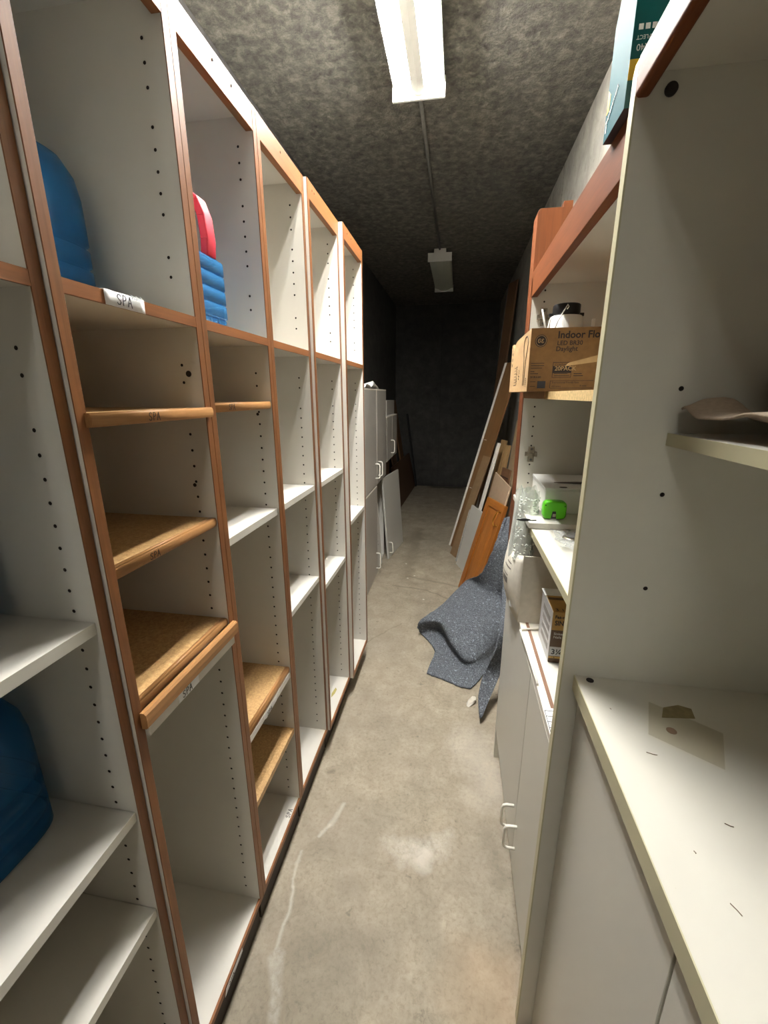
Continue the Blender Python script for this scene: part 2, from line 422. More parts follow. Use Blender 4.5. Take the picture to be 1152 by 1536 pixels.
def cabinet(y0, y1, front, label, shelves, topw='wy'):
    t = thing('shelf_cabinet', (front, (y0+y1)/2, 0), label, 'cabinet', 'row of open shelf cabinets')
    g = .0006
    ya, yb = y0+g, y1-g
    ia, ib = ya+TH, yb-TH
    B(BACK, front-.002, ya, ia, ZB, ZT).build('side_panel', 'lam', t)
    panel_holes(BACK, front-.002, ib, yb, ZB, ZT, front-.040, HOLES).build('side_panel', ['lam','hole'], t)
    for a, b in ((ya, ia), (ib, yb)):
        B(front-.002, front, a, b, ZB, ZT).build('stile', 'wz', t)
    B(BACK, BACK+.006, ia, ib, ZB, ZT).build('back_panel', 'lam', t)
    B(BACK+.006, front-.018, ia, ib, ZT-.021, ZT-.003).build('top_panel', 'lam', t)
    B(front-.018, front-.0004, ia, ib, 2.060, ZT).build('top_rail', topw, t, .0008)
    B(BACK+.006, front-.006, ia, ib, ZB, ZB+.0165).build('bottom_panel', 'lam', t)
    B(front-.006, front-.0004, ia, ib, ZB, ZB+.0165).build('bottom_edge', 'wy', t)
    fs = B(BACK+.006, front-.005, ia, ib, 1.602, 1.6195).build('fixed_shelf', 'lam', t)
    B(front-.005, front-.0004, ia, ib, 1.6015, 1.6195).build('wood_edge', 'wy', fs)
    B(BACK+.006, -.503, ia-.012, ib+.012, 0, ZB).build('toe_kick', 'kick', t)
    out = []
    for kind, zt, rec in shelves:
        x1 = front-rec
        if kind == 'w':
            s_ = B(BACK+.02, x1-.001, ia+.001, ib-.001, zt-.018, zt).build('shelf', 'lam', t)
            B(x1-.001, x1, ia+.001, ib-.001, zt-.018, zt).build('edge_band', 'lamr', s_)
        elif kind == 'c':
            s_ = lab(B(BACK+.02, x1-.012, ia+.001, ib-.001, zt-.018, zt).build('shelf', 'cork', t), 'tan wood-look shelf with rounded nosing')
            nosing(x1, ia+.001, ib-.001, zt-.0185, zt+.0003, s_)
        out.append(s_)
    return t, out, ia, ib
def screw_hole(parent, p, r, nrm, name='screw_hole'):
    n = Vector(nrm); rx = n.orthogonal().normalized()
    return decal(disc(r, 0, 0, 10), p, rx, n.cross(rx), parent, 'hole', name)
# cabinet nearest the camera; its front stands 8 mm behind the next one
c0, s0, ia, ib = cabinet(.170, .4829, FR-.008, 'white shelf cabinet nearest the camera at the left picture edge, blue jugs on its shelves',
    [('w',1.163,.008),('w',.810,.006),('w',.585,.004)])
cA, sA, ia, ib = cabinet(.4833, .796, FR, 'open shelf cabinet with a taped paper sign and four tan wood-look shelves, second from camera',
    [('c',1.231,.003),('c',.996,.003)])
# the pulled-forward shelf and the pair of boards lying on each other, all marked by hand
s_ = lab(B(BACK+.06, -.492, ia+.001, ib-.001, 1.438, 1.456).build('shelf', 'cork', cA), 'tan shelf pulled forward past the frame')
nosing(-.476, ia-.004, ib+.009, 1.4375, 1.4565, s_)
B(-.492, -.489, ia+.001, ib-.001, 1.438, 1.456).build('shelf_front', 'cork', s_)
handwriting('SPA', (-.476, .604, 1.4410), (0,1,0), (0,0,1), .012, .0011, s_, 'inkb')
handwriting('SPA', (-.4893, .576, 1.2165), (0,1,0), (0,0,1), .011, .0011, sA[0], 'inkb')
s_ = lab(B(BACK+.04, -.4785, ia+.001, ib-.001, .935, .953).build('shelf', 'lam', cA), 'white board with a loose wood nosing under the tan shelf')
mbn = MB(); mbn.prism([(-.4855,.9535),(-.478,.9535),(-.4745,.956),(-.4738,.968),(-.4745,.980),(-.478,.9835),(-.4855,.9835)], ia-.006, ib+.012, 'y')
mbn.build('nosing', 'nose', s_)
pl = decal(rect(.062,.017), (-.4785,.577,.9355), (0,1,0), (0,0,1), s_, 'paper', 'paper_label')
handwriting('SPA', (-.4778,.588,.9385), (0,1,0), (0,0,1), .013, .0012, pl)
# folded paper sign over the fixed shelf edge
mbp = MB(); P = []
for j in range(9):
    y = .564+j*.0098; w = .0007*math.sin(j*2.1)
    P.append([(FR-.012, y, 1.6208+w), (FR-.0005, y, 1.6212+w*.5), (FR+.0012, y, 1.6205), (FR+.0014+w, y, 1.611), (FR+.0016+w, y, 1.6005)])
mbp.grid(P)
pl = mbp.build('paper_label', 'paper', cA)
md = pl.modifiers.new('Solidify','SOLIDIFY'); md.thickness = .0003
handwriting('SPA', (FR+.0026,.584,1.6045), (0,1,0), (0,0,1), .0135, .0013, pl)
mbt = MB()
for k in range(6):
    mbt.tube([(FR+.001, .612+k*.0045, 1.622+.002*math.sin(k*3)), (FR+.004, .615+k*.0045, 1.6205-.002*(k%2)), (FR+.002,.617+k*.0045,1.617)], .0008, 5)
mbt.build('crumpled_tape', 'film', pl)
pl = decal([(0,-.004),(.085,.004),(.082,.021),(.03,.0225),(.004,.020)], (FR+.0006,.586,.098), (0,1,0), (.12,0,1), cA, 'paper', 'paper_label')
handwriting('SPA', (FR+.0024,.604,.104), (0,1,0), (0,0,1), .010, .001, pl, 'ink')
cB, sB, ia, ib = cabinet(.7965, 1.108, FR, 'open shelf cabinet holding the jug with red handle, two tan boards low down',
    [('c',1.463,.003),('w',1.169,.006),('c',.648,.004)])
handwriting('SPA', (-.4890,.872,1.4485), (0,1,0), (0,0,1), .012, .0012, sB[0], 'inkb')
s_ = B(BACK+.03, -.4905, ia+.001, ib-.001, .6105, .6290).build('shelf', 'lam', cB)
pl = decal([(0,.004),(.02,-.006),(.05,-.004),(.088,-.002),(.088,.013),(.05,.017),(.0,.016)], (-.4903,.895,.612), (0,1,0), (.1,0,1), s_, 'paper', 'paper_label')
handwriting('SPA', (-.4885,.918,.611), (0,1,0), (0,0,1), .013, .0013, pl)
s_ = lab(B(BACK+.03, -.4905, ia+.001, ib-.001, .395, .413).build('shelf', 'cork', cB), 'tan wood-look board with plain square edge')
handwriting('SPA', (-.4955,1.015,.1167), (0,1,0), (-1,0,0), .014, .0015, cB, 'ink')
cC, sC, ia, ib = cabinet(1.1085, 1.4236, FR, 'empty white shelf cabinet with brown frame, third from the far end of the row',
    [('w',1.171,.003),('w',.820,.002)])
cD, sD, ia, ib = cabinet(1.4240, 1.7730, FR+.0109, 'empty shelf cabinet second from the far end, olive smear on its bottom',
    [('w',1.173,.003),('w',.764,.003)])
decal([(0,0),(.03,.004),(.058,.016),(.066,.03),(.05,.026),(.025,.018)], (-.525,1.60,.1167), (.5,1,0), (-1,.5,0), cD, plain('olive_stain',(176,164,96),.6), 'stain')
cE, sE, ia, ib = cabinet(1.7735, 2.1150, FR+.0281, 'empty shelf cabinet at the far end of the row, standing proud of its neighbours',
    [('w',.917,.004)])
screw_hole(cA, (-.514,.7789,1.519), .006, (0,-1,0), 'gouge')
for cb, y, z in ((cA,.7789,1.30),(cB,1.0906,1.43)):
    screw_hole(cb, (-.530,y-.0001,z), .004, (0,-1,0))
for cb, fx, ys in ((cB,FR,(.93,1.0)),(cC,FR,(1.25,)),(cD,FR+.0109,(1.47,1.49)),(cE,FR+.0281,(1.84,1.9))):
    for y in ys: screw_hole(cb, (fx+.0002, y, 2.092), .0028, (1,0,0))
screw_hole(cA, (FR+.0002,.4915,1.88), .003, (1,0,0))

# ------------------------------------------------------------------ blue water jugs
def superring(cx, cy, z, a, b, n=40, p=5):
    out = []
    for k in range(n):
        t = 2*PI*k/n; c_, s_ = math.cos(t), math.sin(t)
        out.append((cx+a*math.copysign(abs(c_)**(2/p), c_), cy+b*math.copysign(abs(s_)**(2/p), s_), z))
    return out
def jug(loc, a, b, h, label, rot=0):
    t = thing('water_jug', loc, label, 'water jug', 'blue water jugs')
    x, y, z = loc; R = []
    prof = [(0,.90),(.015,.97),(.03,1)]
    for k in range(3):
        q = .10+k*.13; prof += [(q,1),(q+.012,.965),(q+.028,.965),(q+.04,1)]
    prof += [(.52,1),(.66,.995),(.78,.96),(.88,.86),(.95,.62),(.985,.34),(1.0,.30)]
    R = [superring(x, y, z+f*h, a*s_, b*s_) for f, s_ in prof]
    MB().rings(R).build('body', 'jug', t)
    # recessed grip on the corner that faces the aisle
    gz = z+.62*h
    mb = MB(); mb.tube([(x+a*.80, y-b*.72, z+.56*h), (x+a*1.02, y-b*.62, z+.60*h), (x+a*1.03, y-b*.60, z+.76*h), (x+a*.90, y-b*.55, z+.90*h), (x+a*.55, y-b*.4, z+.94*h)], .011, 10)
    mb.build('grip', 'jug', t)
    MB().lathe([(.030,0),(.030,.022),(.026,.026)], (x, y, z+h*.99)).build('cap', plain('blue_cap',(30,90,170),.35), t)
    return t
jug((-.735,.612,1.6200), .125,.115,.250, 'blue jug without a red handle, behind the paper sign shelf edge')
jug((-.735,.330,.8105), .130,.118,.270, 'large blue jug standing on the middle shelf of the nearest cabinet')
jug((-.737,.330,1.1635), .130,.118,.270, 'blue jug on the upper loose shelf of the nearest cabinet, mostly cut off')
# jug with red handle
t = thing('water_jug', (-.60,.885,1.62), 'ribbed blue jug with a red plastic handle', 'water jug', 'blue water jugs')
x, y, z, a, b = -.600, .878, 1.6200, .098, .062
prof = [(0,.90),(.006,.96),(.012,.985)]
for k in range(4):
    q = .016+k*.028; prof += [(q,.955),(q+.0006,.985),(q+.0022,1),(q+.0252,1),(q+.0268,.985),(q+.0274,.955)]
prof += [(.133,.9),(.141,.72),(.146,.55),(.23,.50),(.236,.45)]
MB().rings([superring(x, y, z+f, a*s_, b*s_, 40, 9) for f, s_ in prof]).build('body', 'jugl', t)
# foot lug that shows below the ribs
MB().box(x+a*.80, x+a*.97, y+b*.2, y+b*.75, z+.0005, z+.02).build('foot', 'jugl', t, .004)
arc = [(x+.088,y+.012,z+.128),(x+.091,y+.012,z+.16),(x+.088,y+.012,z+.20),(x+.078,y+.012,z+.228),(x+.056,y+.012,z+.243),(x+.02,y+.012,z+.248),(x-.02,y+.012,z+.248),(x-.056,y+.012,z+.243),(x-.078,y+.012,z+.228),(x-.088,y+.012,z+.20),(x-.091,y+.012,z+.16),(x-.088,y+.012,z+.128)]
mb = MB(); W_ = .016
vs = []; 
for i, p in enumerate(arc):
    p = Vector(p); tg = (Vector(arc[min(i+1,11)])-Vector(arc[max(i-1,0)])).normalized(); nr = Vector((tg.z,0,-tg.x))
    vs += [p+nr*.008+Vector((0,-W_,0)), p+nr*.008+Vector((0,W_,0)), p-nr*.008+Vector((0,W_,0)), p-nr*.008+Vector((0,-W_,0))]
fs = [(0,1,2,3),(47,46,45,44)]
for i in range(11):
    for k in range(4): fs.append((i*4+k, i*4+(k+1)%4, (i+1)*4+(k+1)%4, (i+1)*4+k))
mb.add(vs, fs, 0, True); hd = lab(mb.build('handle', 'red', t, .003, 3), 'red handle')
mb = MB()
for i in range(1,11):
    p = Vector(arc[i]); mb.box(p.x-.007, p.x+.007, p.y-W_-.0012, p.y-W_+.002, p.z-.0008, p.z+.0008)
mb.build('rib', 'red', hd)

# ------------------------------------------------------------------ right side: near cabinet with counter
t = thing('counter_cabinet', (.205,.34,0), 'white cabinet with counter and closed doors nearest the camera on the right', 'cabinet')
CC = t
sp = panel_holes(.2075, .548, .700, .718, 0, 1.885, .319, [1.487,1.329,1.17], .0036).build('side_panel', ['lamr','hole'], t)
MB().prism([(.205,0),(.2076,0),(.2076,1.885),(.2065,1.885),(.205,1.872)], .700, .718, 'y').build('edge_band', 'edge', sp)
B(.205, .548, -.06, -.042, 0, 1.885).build('side_panel', 'lamr', t)
B(.548, .556, -.06, .718, 0, 1.885).build('back_panel', 'lamr', t)
B(.222, .547, -.0415, .6995, 1.866, 1.884).build('top_panel', 'lamr', t)
poly = [(.204,1.882)]+[(.2095-.0055*math.cos(a), 1.8445-.0055*math.sin(a)) for a in [i*PI/12 for i in range(0,7)]]+[(.2165+.0055*math.sin(a), 1.8445-.0055*math.cos(a)) for a in [i*PI/12 for i in range(0,7)]]+[(.222,1.882)]
MB().prism(poly, -.0415, .6955, 'y').build('top_rail', 'wyr', t)
ct = B(.2285, .547, -.0415, .6995, .965, .993).build('countertop', 'lamr', t)
B(.227, .2286, -.0415, .6995, .964, .9935).build('edge_band', 'edge', ct)
for q, r_ in (((.251,.688,.993), .0062),):
    MB().lathe([(r_,-.0005),(r_,.0012),(r_*.8,.002)], q, 18).build('bumper', 'rubber', ct)
xf = Matrix.Translation((.246,.7,1.846)) @ Matrix.Rotation(PI/2, 4, 'X')
MB().lathe([(.0074,-.0005),(.0074,.004),(.006,.006)], (0,0,0), 18, xf=xf).build('bumper', 'rubber', sp)
decal([(0,0),(.05,.006),(.055,.028),(.038,.034),(.012,.024)], (.335,.612,.993), (1,0,0), (0,1,0), ct, plain('tan_stain',(138,124,84),.5,.25,60), 'stain')
decal(disc(.007), (.337,.585,.993), (1,0,0), (0,1,0), ct, plain('brown_stain',(136,112,92),.5,.2,60), 'stain')
decal([(0,0),(.075,-.05),(.11,.02),(.03,.075)], (.300,.572,.993), (1,0,0), (0,1,0), ct, 'tapef', 'old_tape', .0003, .0002)
for q in (((.283,.536),(.296,.533)), ((.287,.351),(.292,.341)), ((.33,.44),(.338,.437)), ((.278,.40),(.2785,.397)), ((.262,.62),(.2625,.618))):
    mbq = MB(); (ax,ay),(bx,by) = q
    mbq.tube([(ax,ay,.9936),((ax+bx)/2+.001,(ay+by)/2-.001,.9936),(bx,by,.9936)], .0005, 5)
    mbq.build('scratch', plain('scratch_mark',(112,92,74),.6), ct)
us = B(.312, .547, -.0415, .6995, 1.405, 1.423).build('upper_shelf', 'lamr', t)
B(.311, .3121, -.0415, .6995, 1.405, 1.4235).build('edge_band', 'edge', us)
for a, b_ in ((-.040,.331),(.335,.698)):
    d = B(.239, .256, a, b_, .02, .955).build('door', 'lamr', t, .001)
# cloth crumpled on the upper shelf, dark box behind it
def crumple(x0, x1, y0, y1, z, amp, nx=22, ny=30, seed=0, edge=0.02):
    P = []
    for i in range(nx+1):
        row = []
        for j in range(ny+1):
            u, w = i/nx, j/ny
            x_, y_ = x0+(x1-x0)*u, y0+(y1-y0)*w
            n_ = mn.noise(Vector((u*2.4+seed, w*3.1, seed*.7))); n2 = mn.noise(Vector((u*6+seed, w*8, 4+seed)))
            zz = z+amp*(.5+.9*n_+.3*n2)
            row.append((x_+.012*mn.noise(Vector((w*5,u*5,seed))), y_+.01*n2, max(z+.001, zz)))
        P.append(row)
    return P
P = crumple(.318,.50,.20,.685,1.4245,.030,30,44,3)
for i, r_ in enumerate(P):
    for j, p in enumerate(r_):
        w = j/44; lift = .016*math.exp(-((w-.97)/.07)**2)+.020*math.exp(-((w-.55)/.16)**2)
        r_[j] = (p[0], p[1], p[2]+lift*(1 if i < 20 else .6))
o = MB().grid(P).build('crumpled_cloth', 'fabric'); md = o.modifiers.new('Solidify','SOLIDIFY'); md.thickness = .003; md.offset = 1
tag(solo(o, (.40,.45,1.4245)), 'crumpled beige cloth lying on the upper shelf at the right edge', 'cloth')
o = MB().box(-.045,.045,-.09,.09,0,.075, xf=Matrix.Translation((.485,.58,1.4640)) @ Matrix.Rotation(.3,4,'Z')).build('small_carton', 'brownc', None, .001)
tag(solo(o, (.485,.58,1.464)), 'dark brown box on the beige cloth at the right edge', 'box')

# ------------------------------------------------------------------ right side: second cabinet
t = thing('storage_cabinet', (.213,1.12,0), 'cabinet with a reddish wood top rail, cluttered open shelves above two closed doors', 'cabinet')
SCB = t
B(.214, .548, .7190, .7360, .0, 1.83).build('side_panel', 'lamr', t)
hs = [1.790,1.758,1.441]+[1.441-.032*k for k in range(1,12)]+[1.725]
panel_holes(.2145, .548, 1.500, 1.5175, .0, 1.83, .252, [h_ for h_ in hs if not (1.27<h_<1.30)], .0028).build('side_panel', ['lamr','hole'], t)
B(.2125, .2146, 1.500, 1.5175, .816, 1.83).build('stile', 'wzr', t)
B(.548, .555, .7190, 1.5175, .0, 1.83).build('back_panel', 'lamr', t)
B(.231, .5475, .7365, 1.4995, 1.808, 1.826).build('top_panel', 'lamr', t)
B(.2125, .2305, .7365, 1.5175, 1.772, 1.845).build('top_rail', 'wyr', t, .001)
u1 = B(.216, .5475, .7365, 1.4995, 1.4685, 1.4865).build('upper_shelf', 'lamr', t)
B(.213, .2161, .7365, 1.4995, 1.4685, 1.4865).build('edge_band', 'chip', u1)
u2 = B(.2150, .5475, .7365, 1.165, 1.107, 1.125).build('lower_shelf', 'lamr', t)
B(.213, .2151, .7365, 1.165, 1.107, 1.1252).build('edge_band', 'edge', u2)
B(.2305, .5475, .7365, 1.4995, .797, .815).build('counter', 'lamr', t)
B(.213, .2304, .7365, 1.4995, .797, .8148).build('front_strip', 'trim', t)
B(.2305, .2385, .80, 1.32, .8152, .8166).build('brown_groove', plain('brown_strip',(126,92,70),.6), t)
B(.27, .547, .7365, 1.4995, 0, .148).build('toe_kick', 'lamg', t)
def wire_pull(parent, x, y, z0, z1, out, r=.0042, sgn=-1):
    zt, zb = max(z0,z1), min(z0,z1); k = .012
    pts = [(x,y,zt),(x+sgn*(out-k),y,zt),(x+sgn*(out-k*.3),y,zt-k*.3),(x+sgn*out,y,zt-k),(x+sgn*out,y,zb+k),(x+sgn*(out-k*.3),y,zb+k*.3),(x+sgn*(out-k),y,zb),(x,y,zb)]
    return MB().tube(pts, r, 10).build('handle', 'handle', parent)
d = B(.213, .229, .7375, .9725, .150, .795).build('door', 'lamr', t, .001)
wire_pull(d, .213, .945, .238, .318, .032)
d = B(.213, .229, .9760, 1.4985, .150, .795).build('door', 'lamr', t, .001)
wire_pull(d, .213, 1.010, .238, .318, .032)
for z, yy in ((1.285,1.5),(1.712,1.5)):
    mb = MB(); mb.box(.243,.262,yy-.012,yy-.0002,z-.026,z+.026); mb.box(.233,.272,yy-.009,yy-.0004,z-.008,z+.008); mb.box(.236,.256,yy-.020,yy-.012,z-.005,z+.005)
    hn = mb.build('hinge_plate', 'nickel', t, .0012)
    for dz in (-.018,.018):
        MB().tube([(.2525,yy-.0135,z+dz),(.2525,yy-.0115,z+dz)], .0042, 12).build('screw', 'steel', hn)
# things lying on the inner counter
o = MB().tube([(.262,1.155,.8195),(.214,1.146,.8195),(.209,1.138,.8192),(.209,1.13,.8190),(.2125,1.02,.8186),(.2145,.90,.8186)], .0032, 8).build('white_rod', 'trim')
tag(solo(o, (.21,1.05,.8150)), 'thin bent white rod lying along the front of the inner counter', 'rod')
t = thing('grid_sheet', (.222,.78,.8170), 'small sheet of paper printed with empty ruled boxes, on the inner counter', 'paper')
B(.213,.262,.7400,.824,.8168,.8172).build('sheet', 'paper', t)
mb = MB()
for k in range(5): mb.box(.2145,.256,.748+k*.0165,.7498+k*.0165,.8173,.8175)
for x_ in (.2145,.2552): mb.box(x_,x_+.0014,.748,.8158,.8173,.8175)
mb.build('ruling', 'ink', t)
# white storage box
t = thing('storage_box', (.30,1.34,.815), 'open white cardboard storage box with bulging side on the inner counter', 'box')
x0, x1, y0, y1, z0, z1, w = .208,.468,1.192,1.488,.8155,1.030,.004
mb = MB()
mb.box(x0,x1,y0,y0+w,z0,z1-.002); mb.box(x0,x1,y1-w,y1,z0,z1-.01); mb.box(x1-w,x1,y0+w,y1-w,z0,z1); mb.box(x0+.012,x1-w,y0+w,y1-w,z0,z0+w)
mb.build('carton', 'wcard', t)
P, Q = [], []
NB = 16
for i in range(9):
    r1, r2 = [], []
    for j in range(NB+1):
        s_ = j/NB; k = i/8; bul = .034*math.sin(PI*s_)**.8*(.25+.75*math.sin(PI*min(1,k*.85+.1)))
        dip = -.035*math.sin(PI*s_)*k*k
        yv = y0+.0005+(y1-y0-.001)*s_
        r1.append((x0-bul, yv, z0+(z1-z0)*k+dip)); r2.append((x0-bul+w, yv, z0+(z1-z0)*k+dip))
    P.append(r1); Q.append(r2)
mb = MB(); mb.grid(P); mb.grid(Q)
for a in (0, 8): mb.grid([P[a], Q[a]], smooth=False)
for b_ in (0, NB): mb.grid([[r_[b_] for r_ in P], [r_[b_] for r_ in Q]], smooth=False)
fr = mb.build('front_wall', 'wcard', t)
mb = MB()
for k, (zc, h_, sa, sb) in enumerate(((.862,.005,.35,.62),(.905,.022,.30,.5),(.935,.004,.3,.55),(.965,.005,.25,.5),(.985,.004,.28,.45))):
    Pq = []
    for i in range(2):
        rr = []
        for j in range(9):
            s_ = sa+(sb-sa)*j/8; kk = (zc-z0)/(z1-z0)+i*h_/(z1-z0); bul = .034*math.sin(PI*s_)**.8*(.25+.75*math.sin(PI*min(1,kk*.85+.1)))
            rr.append((x0-bul-.0006, y0+(y1-y0)*s_, zc+i*h_-.035*math.sin(PI*s_)*kk*kk))
        Pq.append(rr)
    mb.grid(Pq)
mb.build('printing', plain('grey_print',(104,98,92),.7), fr)
# bubble wrap standing in it
def wrapcurve(mb, cx, cy, r0, turns, z0, z1, amp, seed, sx_=1, sy_=1):
    n = 90; m_ = 26; P = []
    for i in range(m_+1):
        row = []; k = i/m_
        for j in range(n+1):
            a = 2*PI*turns*j/n; r_ = r0*(1-.35*j/n)+.004*mn.noise(Vector((j*.25, k*3, seed)))
            top = .022*mn.noise(Vector((j*.11, seed, 2)))*k
            row.append((cx+sx_*r_*math.cos(a)*(1-.1*k)+.012*k, cy+sy_*r_*math.sin(a)*(1-.15*k), z0+(z1-z0)*k+top))
        P.append(row)
    mb.grid(P)
mb = MB(); wrapcurve(mb, .213,1.275,.036,1.7,.835,1.205,.01,1, .8, 1.4)
wrapcurve(mb, .196,1.345,.026,1.4,.85,1.190,.01,5, .7, 1.5)
for k in range(260):
    a = random.random()*2*PI; z_ = .99+random.random()*.2
    px, py = .213+.8*.0362*math.cos(a)*(1-.1*(z_-.835)/.37)+.012*(z_-.835)/.37, 1.275+1.4*.0362*math.sin(a)*(1-.15*(z_-.835)/.37)
    mb.lathe([(.0035,0),(.003,.002),(.0,.0028)], (0,0,0), 6, xf=Matrix.Translation((px,py,z_)) @ Matrix.Rotation(a,4,'Z') @ Matrix.Rotation(PI/2,4,'Y'))
o = mb.build('bubble_wrap', 'wrap'); tag(solo(o, (.205,1.30,.83)), 'rolled clear bubble wrap sticking up out of the white storage box', 'bubble wrap')
t = thing('tie_strap', (.19,1.165,1.1450), 'thin black tool lying across the corner of the white board, beside the bubble wrap', 'tool')
mb = MB(); mb.rings([superring(.172+i*.0075, 1.158+.002*math.sin(i), 1.1475, .0001, .0001, 8) if i in (0,) else [( .172+i*.0075, 1.158+rr*math.cos(k*PI/4), 1.1482+1.3*rr*math.sin(k*PI/4)) for k in range(8)] for i, rr in enumerate((.0006,.0022,.0032,.0034,.003,.0018))])
mb.build('blade', 'black', t); MB().tube([(.209,1.158,1.1472),(.226,1.160,1.1474)], .0018, 8).build('tang', 'black', t)
# loose board, white box, green level
o = B(.2065,.540,1.150,1.497,1.1262,1.1425).build('loose_board', 'lamr', None, .001)
tag(solo(o, (.37,1.32,1.1262)), 'loose white board lying over the far end of the lower shelf', 'board')
t = thing('white_case', (.36,1.36,1.143), 'white box with a dark oval hole in its lid, behind the green gadget', 'box')
bd = B(.262,.500,1.255,1.470,1.1430,1.213).build('body', 'wbox', t, .003)
ld = MB().prism([(1.253,1.2132),(1.472,1.2132),(1.472,1.222),(1.253,1.219)], .2605,.5015,'x').build('lid', 'wbox', t, .001)
mb = MB(); xf = Matrix.Translation((.313,1.268,1.2199)) @ Matrix.Diagonal((1.3,.8,1,1))
mb.lathe([(.0085,-.0006),(.0085,.0004)], (0,0,0), 20, xf=xf); mb.build('oval_hole', 'rubber', ld)
MB().prism([(.300,1.330),(.500,1.296),(.500,1.352),(.36,1.346)], 1.2215,1.2228,'z').build('grey_wedge', plain('wedge_grey',(96,90,86),.7), ld)  # flat grey wedge laid on the lid
t = thing('green_gadget', (.279,1.20,1.1428), 'lime green plastic gadget with a dark window, standing before the white box', 'gadget')
ring = lambda yy, g: [(.2795+(.031-g)*math.copysign(abs(math.cos(a))**.45, math.cos(a)), yy, 1.1690+(.0258-g)*math.copysign(abs(math.sin(a))**.45, math.sin(a))) for a in [2*PI*k/36 for k in range(36)]]
bd = MB().rings([ring(1.190,.004), ring(1.192,.001), ring(1.196,0), ring(1.216,0), ring(1.221,.002)]).build('body', 'green', t)
MB().rings([[(x_*(1-.12*k)+.2795*.12*k, 1.1885-.0004*k, z_) for x_, z_ in ((.269,1.1455),(.2835,1.1455),(.2815,1.167),(.2725,1.167))] for k in (0,1)], smooth=False).build('window', 'black', bd)
MB().box(.2735,.2815,1.1870,1.1881,1.152,1.160).build('clip', 'nickel', bd)
MB().box(.268,.285,1.1872,1.1898,1.1432,1.1458).build('foot_bar', 'wbox', bd)
for x_, z_ in ((.2535,1.1835),(.3045,1.182)):
    MB().tube([(x_,1.1900,z_),(x_,1.1925,z_)], .0020, 10).build('screw', 'black', bd)
# blister pack on the lower shelf
t = thing('blister_pack', (.30,1.09,1.1255), 'crinkled clear plastic pack with a round metal part inside, on the lower shelf', 'plastic pack')
P = crumple(.262,.345,.985,1.145,1.1256,.012,20,24,9)
MB().grid(P).build('film', 'film', t)
MB().lathe([(.020,0),(.024,.002),(.022,.006),(.012,.008),(.010,.004)], (.300,1.075,1.1258), 24).build('round_part', 'nickel', t)
# dark textured strip standing on the lower shelf against the partition
m = NT('speckled_strip'); f = m.noise(m.coords(), 160, 4, .7)
m.color(m.ramp(f, [(.4, s2l((48,40,38))), (.6, s2l((104,94,88))), (.72, s2l((168,160,150)))])); m.rough(.8)
o = MB().prism([(0,0),(.10,0),(.055,.175),(.0,.175)], .0, .006, 'y', xf=Matrix.Translation((.2265,.762,1.1262)) @ Matrix.Rotation(.0,4,'Z')).build('speckled_strip', m.m)
tag(solo(o, (.24,.765,1.1262)), 'dark speckled strip standing on the lower shelf beside the partition edge', 'strip')

# carton of nails
t = thing('nail_carton', (.29,1.06,.8155), 'gold and brown nail carton with 3 1/4 size on it, on the inner counter', 'carton')
yN, zN0, zN1, xa, xb = 1.000, .8155, .958, .2575, .345
bd = B(xa,xb,yN,1.130,zN0,zN1).build('carton_body', ['gold'], t, .0006)
FX, FZ = (1,0,0), (0,0,1)
decal(rect(xb-xa,.075,0,.018), (xa,yN,zN0), FX, FZ, bd, 'brownc', 'brown_panel')
decal(rect(xb-xa,.044,0,.093), (xa,yN,zN0), FX, FZ, bd, 'gold', 'gold_panel')
decal(rect(xb-xa,.012,0,.0), (xa,yN,zN0), FX, FZ, bd, 'brownc', 'brown_foot')
decal(rect(xb-xa,.026,0,.0195), (xa,yN-.0002,zN0), FX, FZ, bd, 'silver', 'white_band')
printing('3\u00bc"', (xa+.004,yN-.0003,zN0+.0245), FX, FZ, .021, bd, 'ink', .0004)
printing('Fas-n-It', (xa+.005,yN-.0002,zN0+.126), FX, FZ, .0115, bd, 'ink', .0003)
printing('SINKER', (xa+.006,yN-.0002,zN0+.107), FX, FZ, .018, bd, 'ink', .0005, 'printing', .8)
printing('Sinker\nNails', (xa+.006,yN-.0003,zN0+.080), FX, FZ, .0095, bd, 'white')
printing('1 lb', (xa+.006,yN-.0002,zN0+.0135), FX, FZ, .006, bd, 'ink')
sd = B(xa-.0012,xa-.0002,yN+.0005,1.1295,zN0+.0005,zN1-.0005).build('silver_side', 'silver', t)
mb = MB()
for k in range(4): mb.box(xa-.0018,xa-.0012,yN+.02,yN+.10,zN0+.025+.026*k,zN0+.041+.026*k)
mb.build('side_print', plain('grey_box_print',(150,146,142),.6), sd)
tp = MB().prism([(yN-.0004,zN1+.0004),(1.13,zN1+.0004),(1.13,zN1+.0012),(yN-.0004,zN1+.0012)], xa,xb,'x').build('lid_flap', 'gold', t)
B(xa-.004,xb,1.09,1.132,zN1+.0012,zN1+.0022).build('white_flap', 'white', t)
printing('3 1/4"', (xa+.006,yN+.004,zN1+.0013), (1,0,0), (0,1,0), .018, tp, 'ink')
decal(rect(xb-xa,.012,0,.066), (xa,yN,zN1+.0014), (1,0,0), (0,1,0), tp, 'brownc', 'brown_stripe')

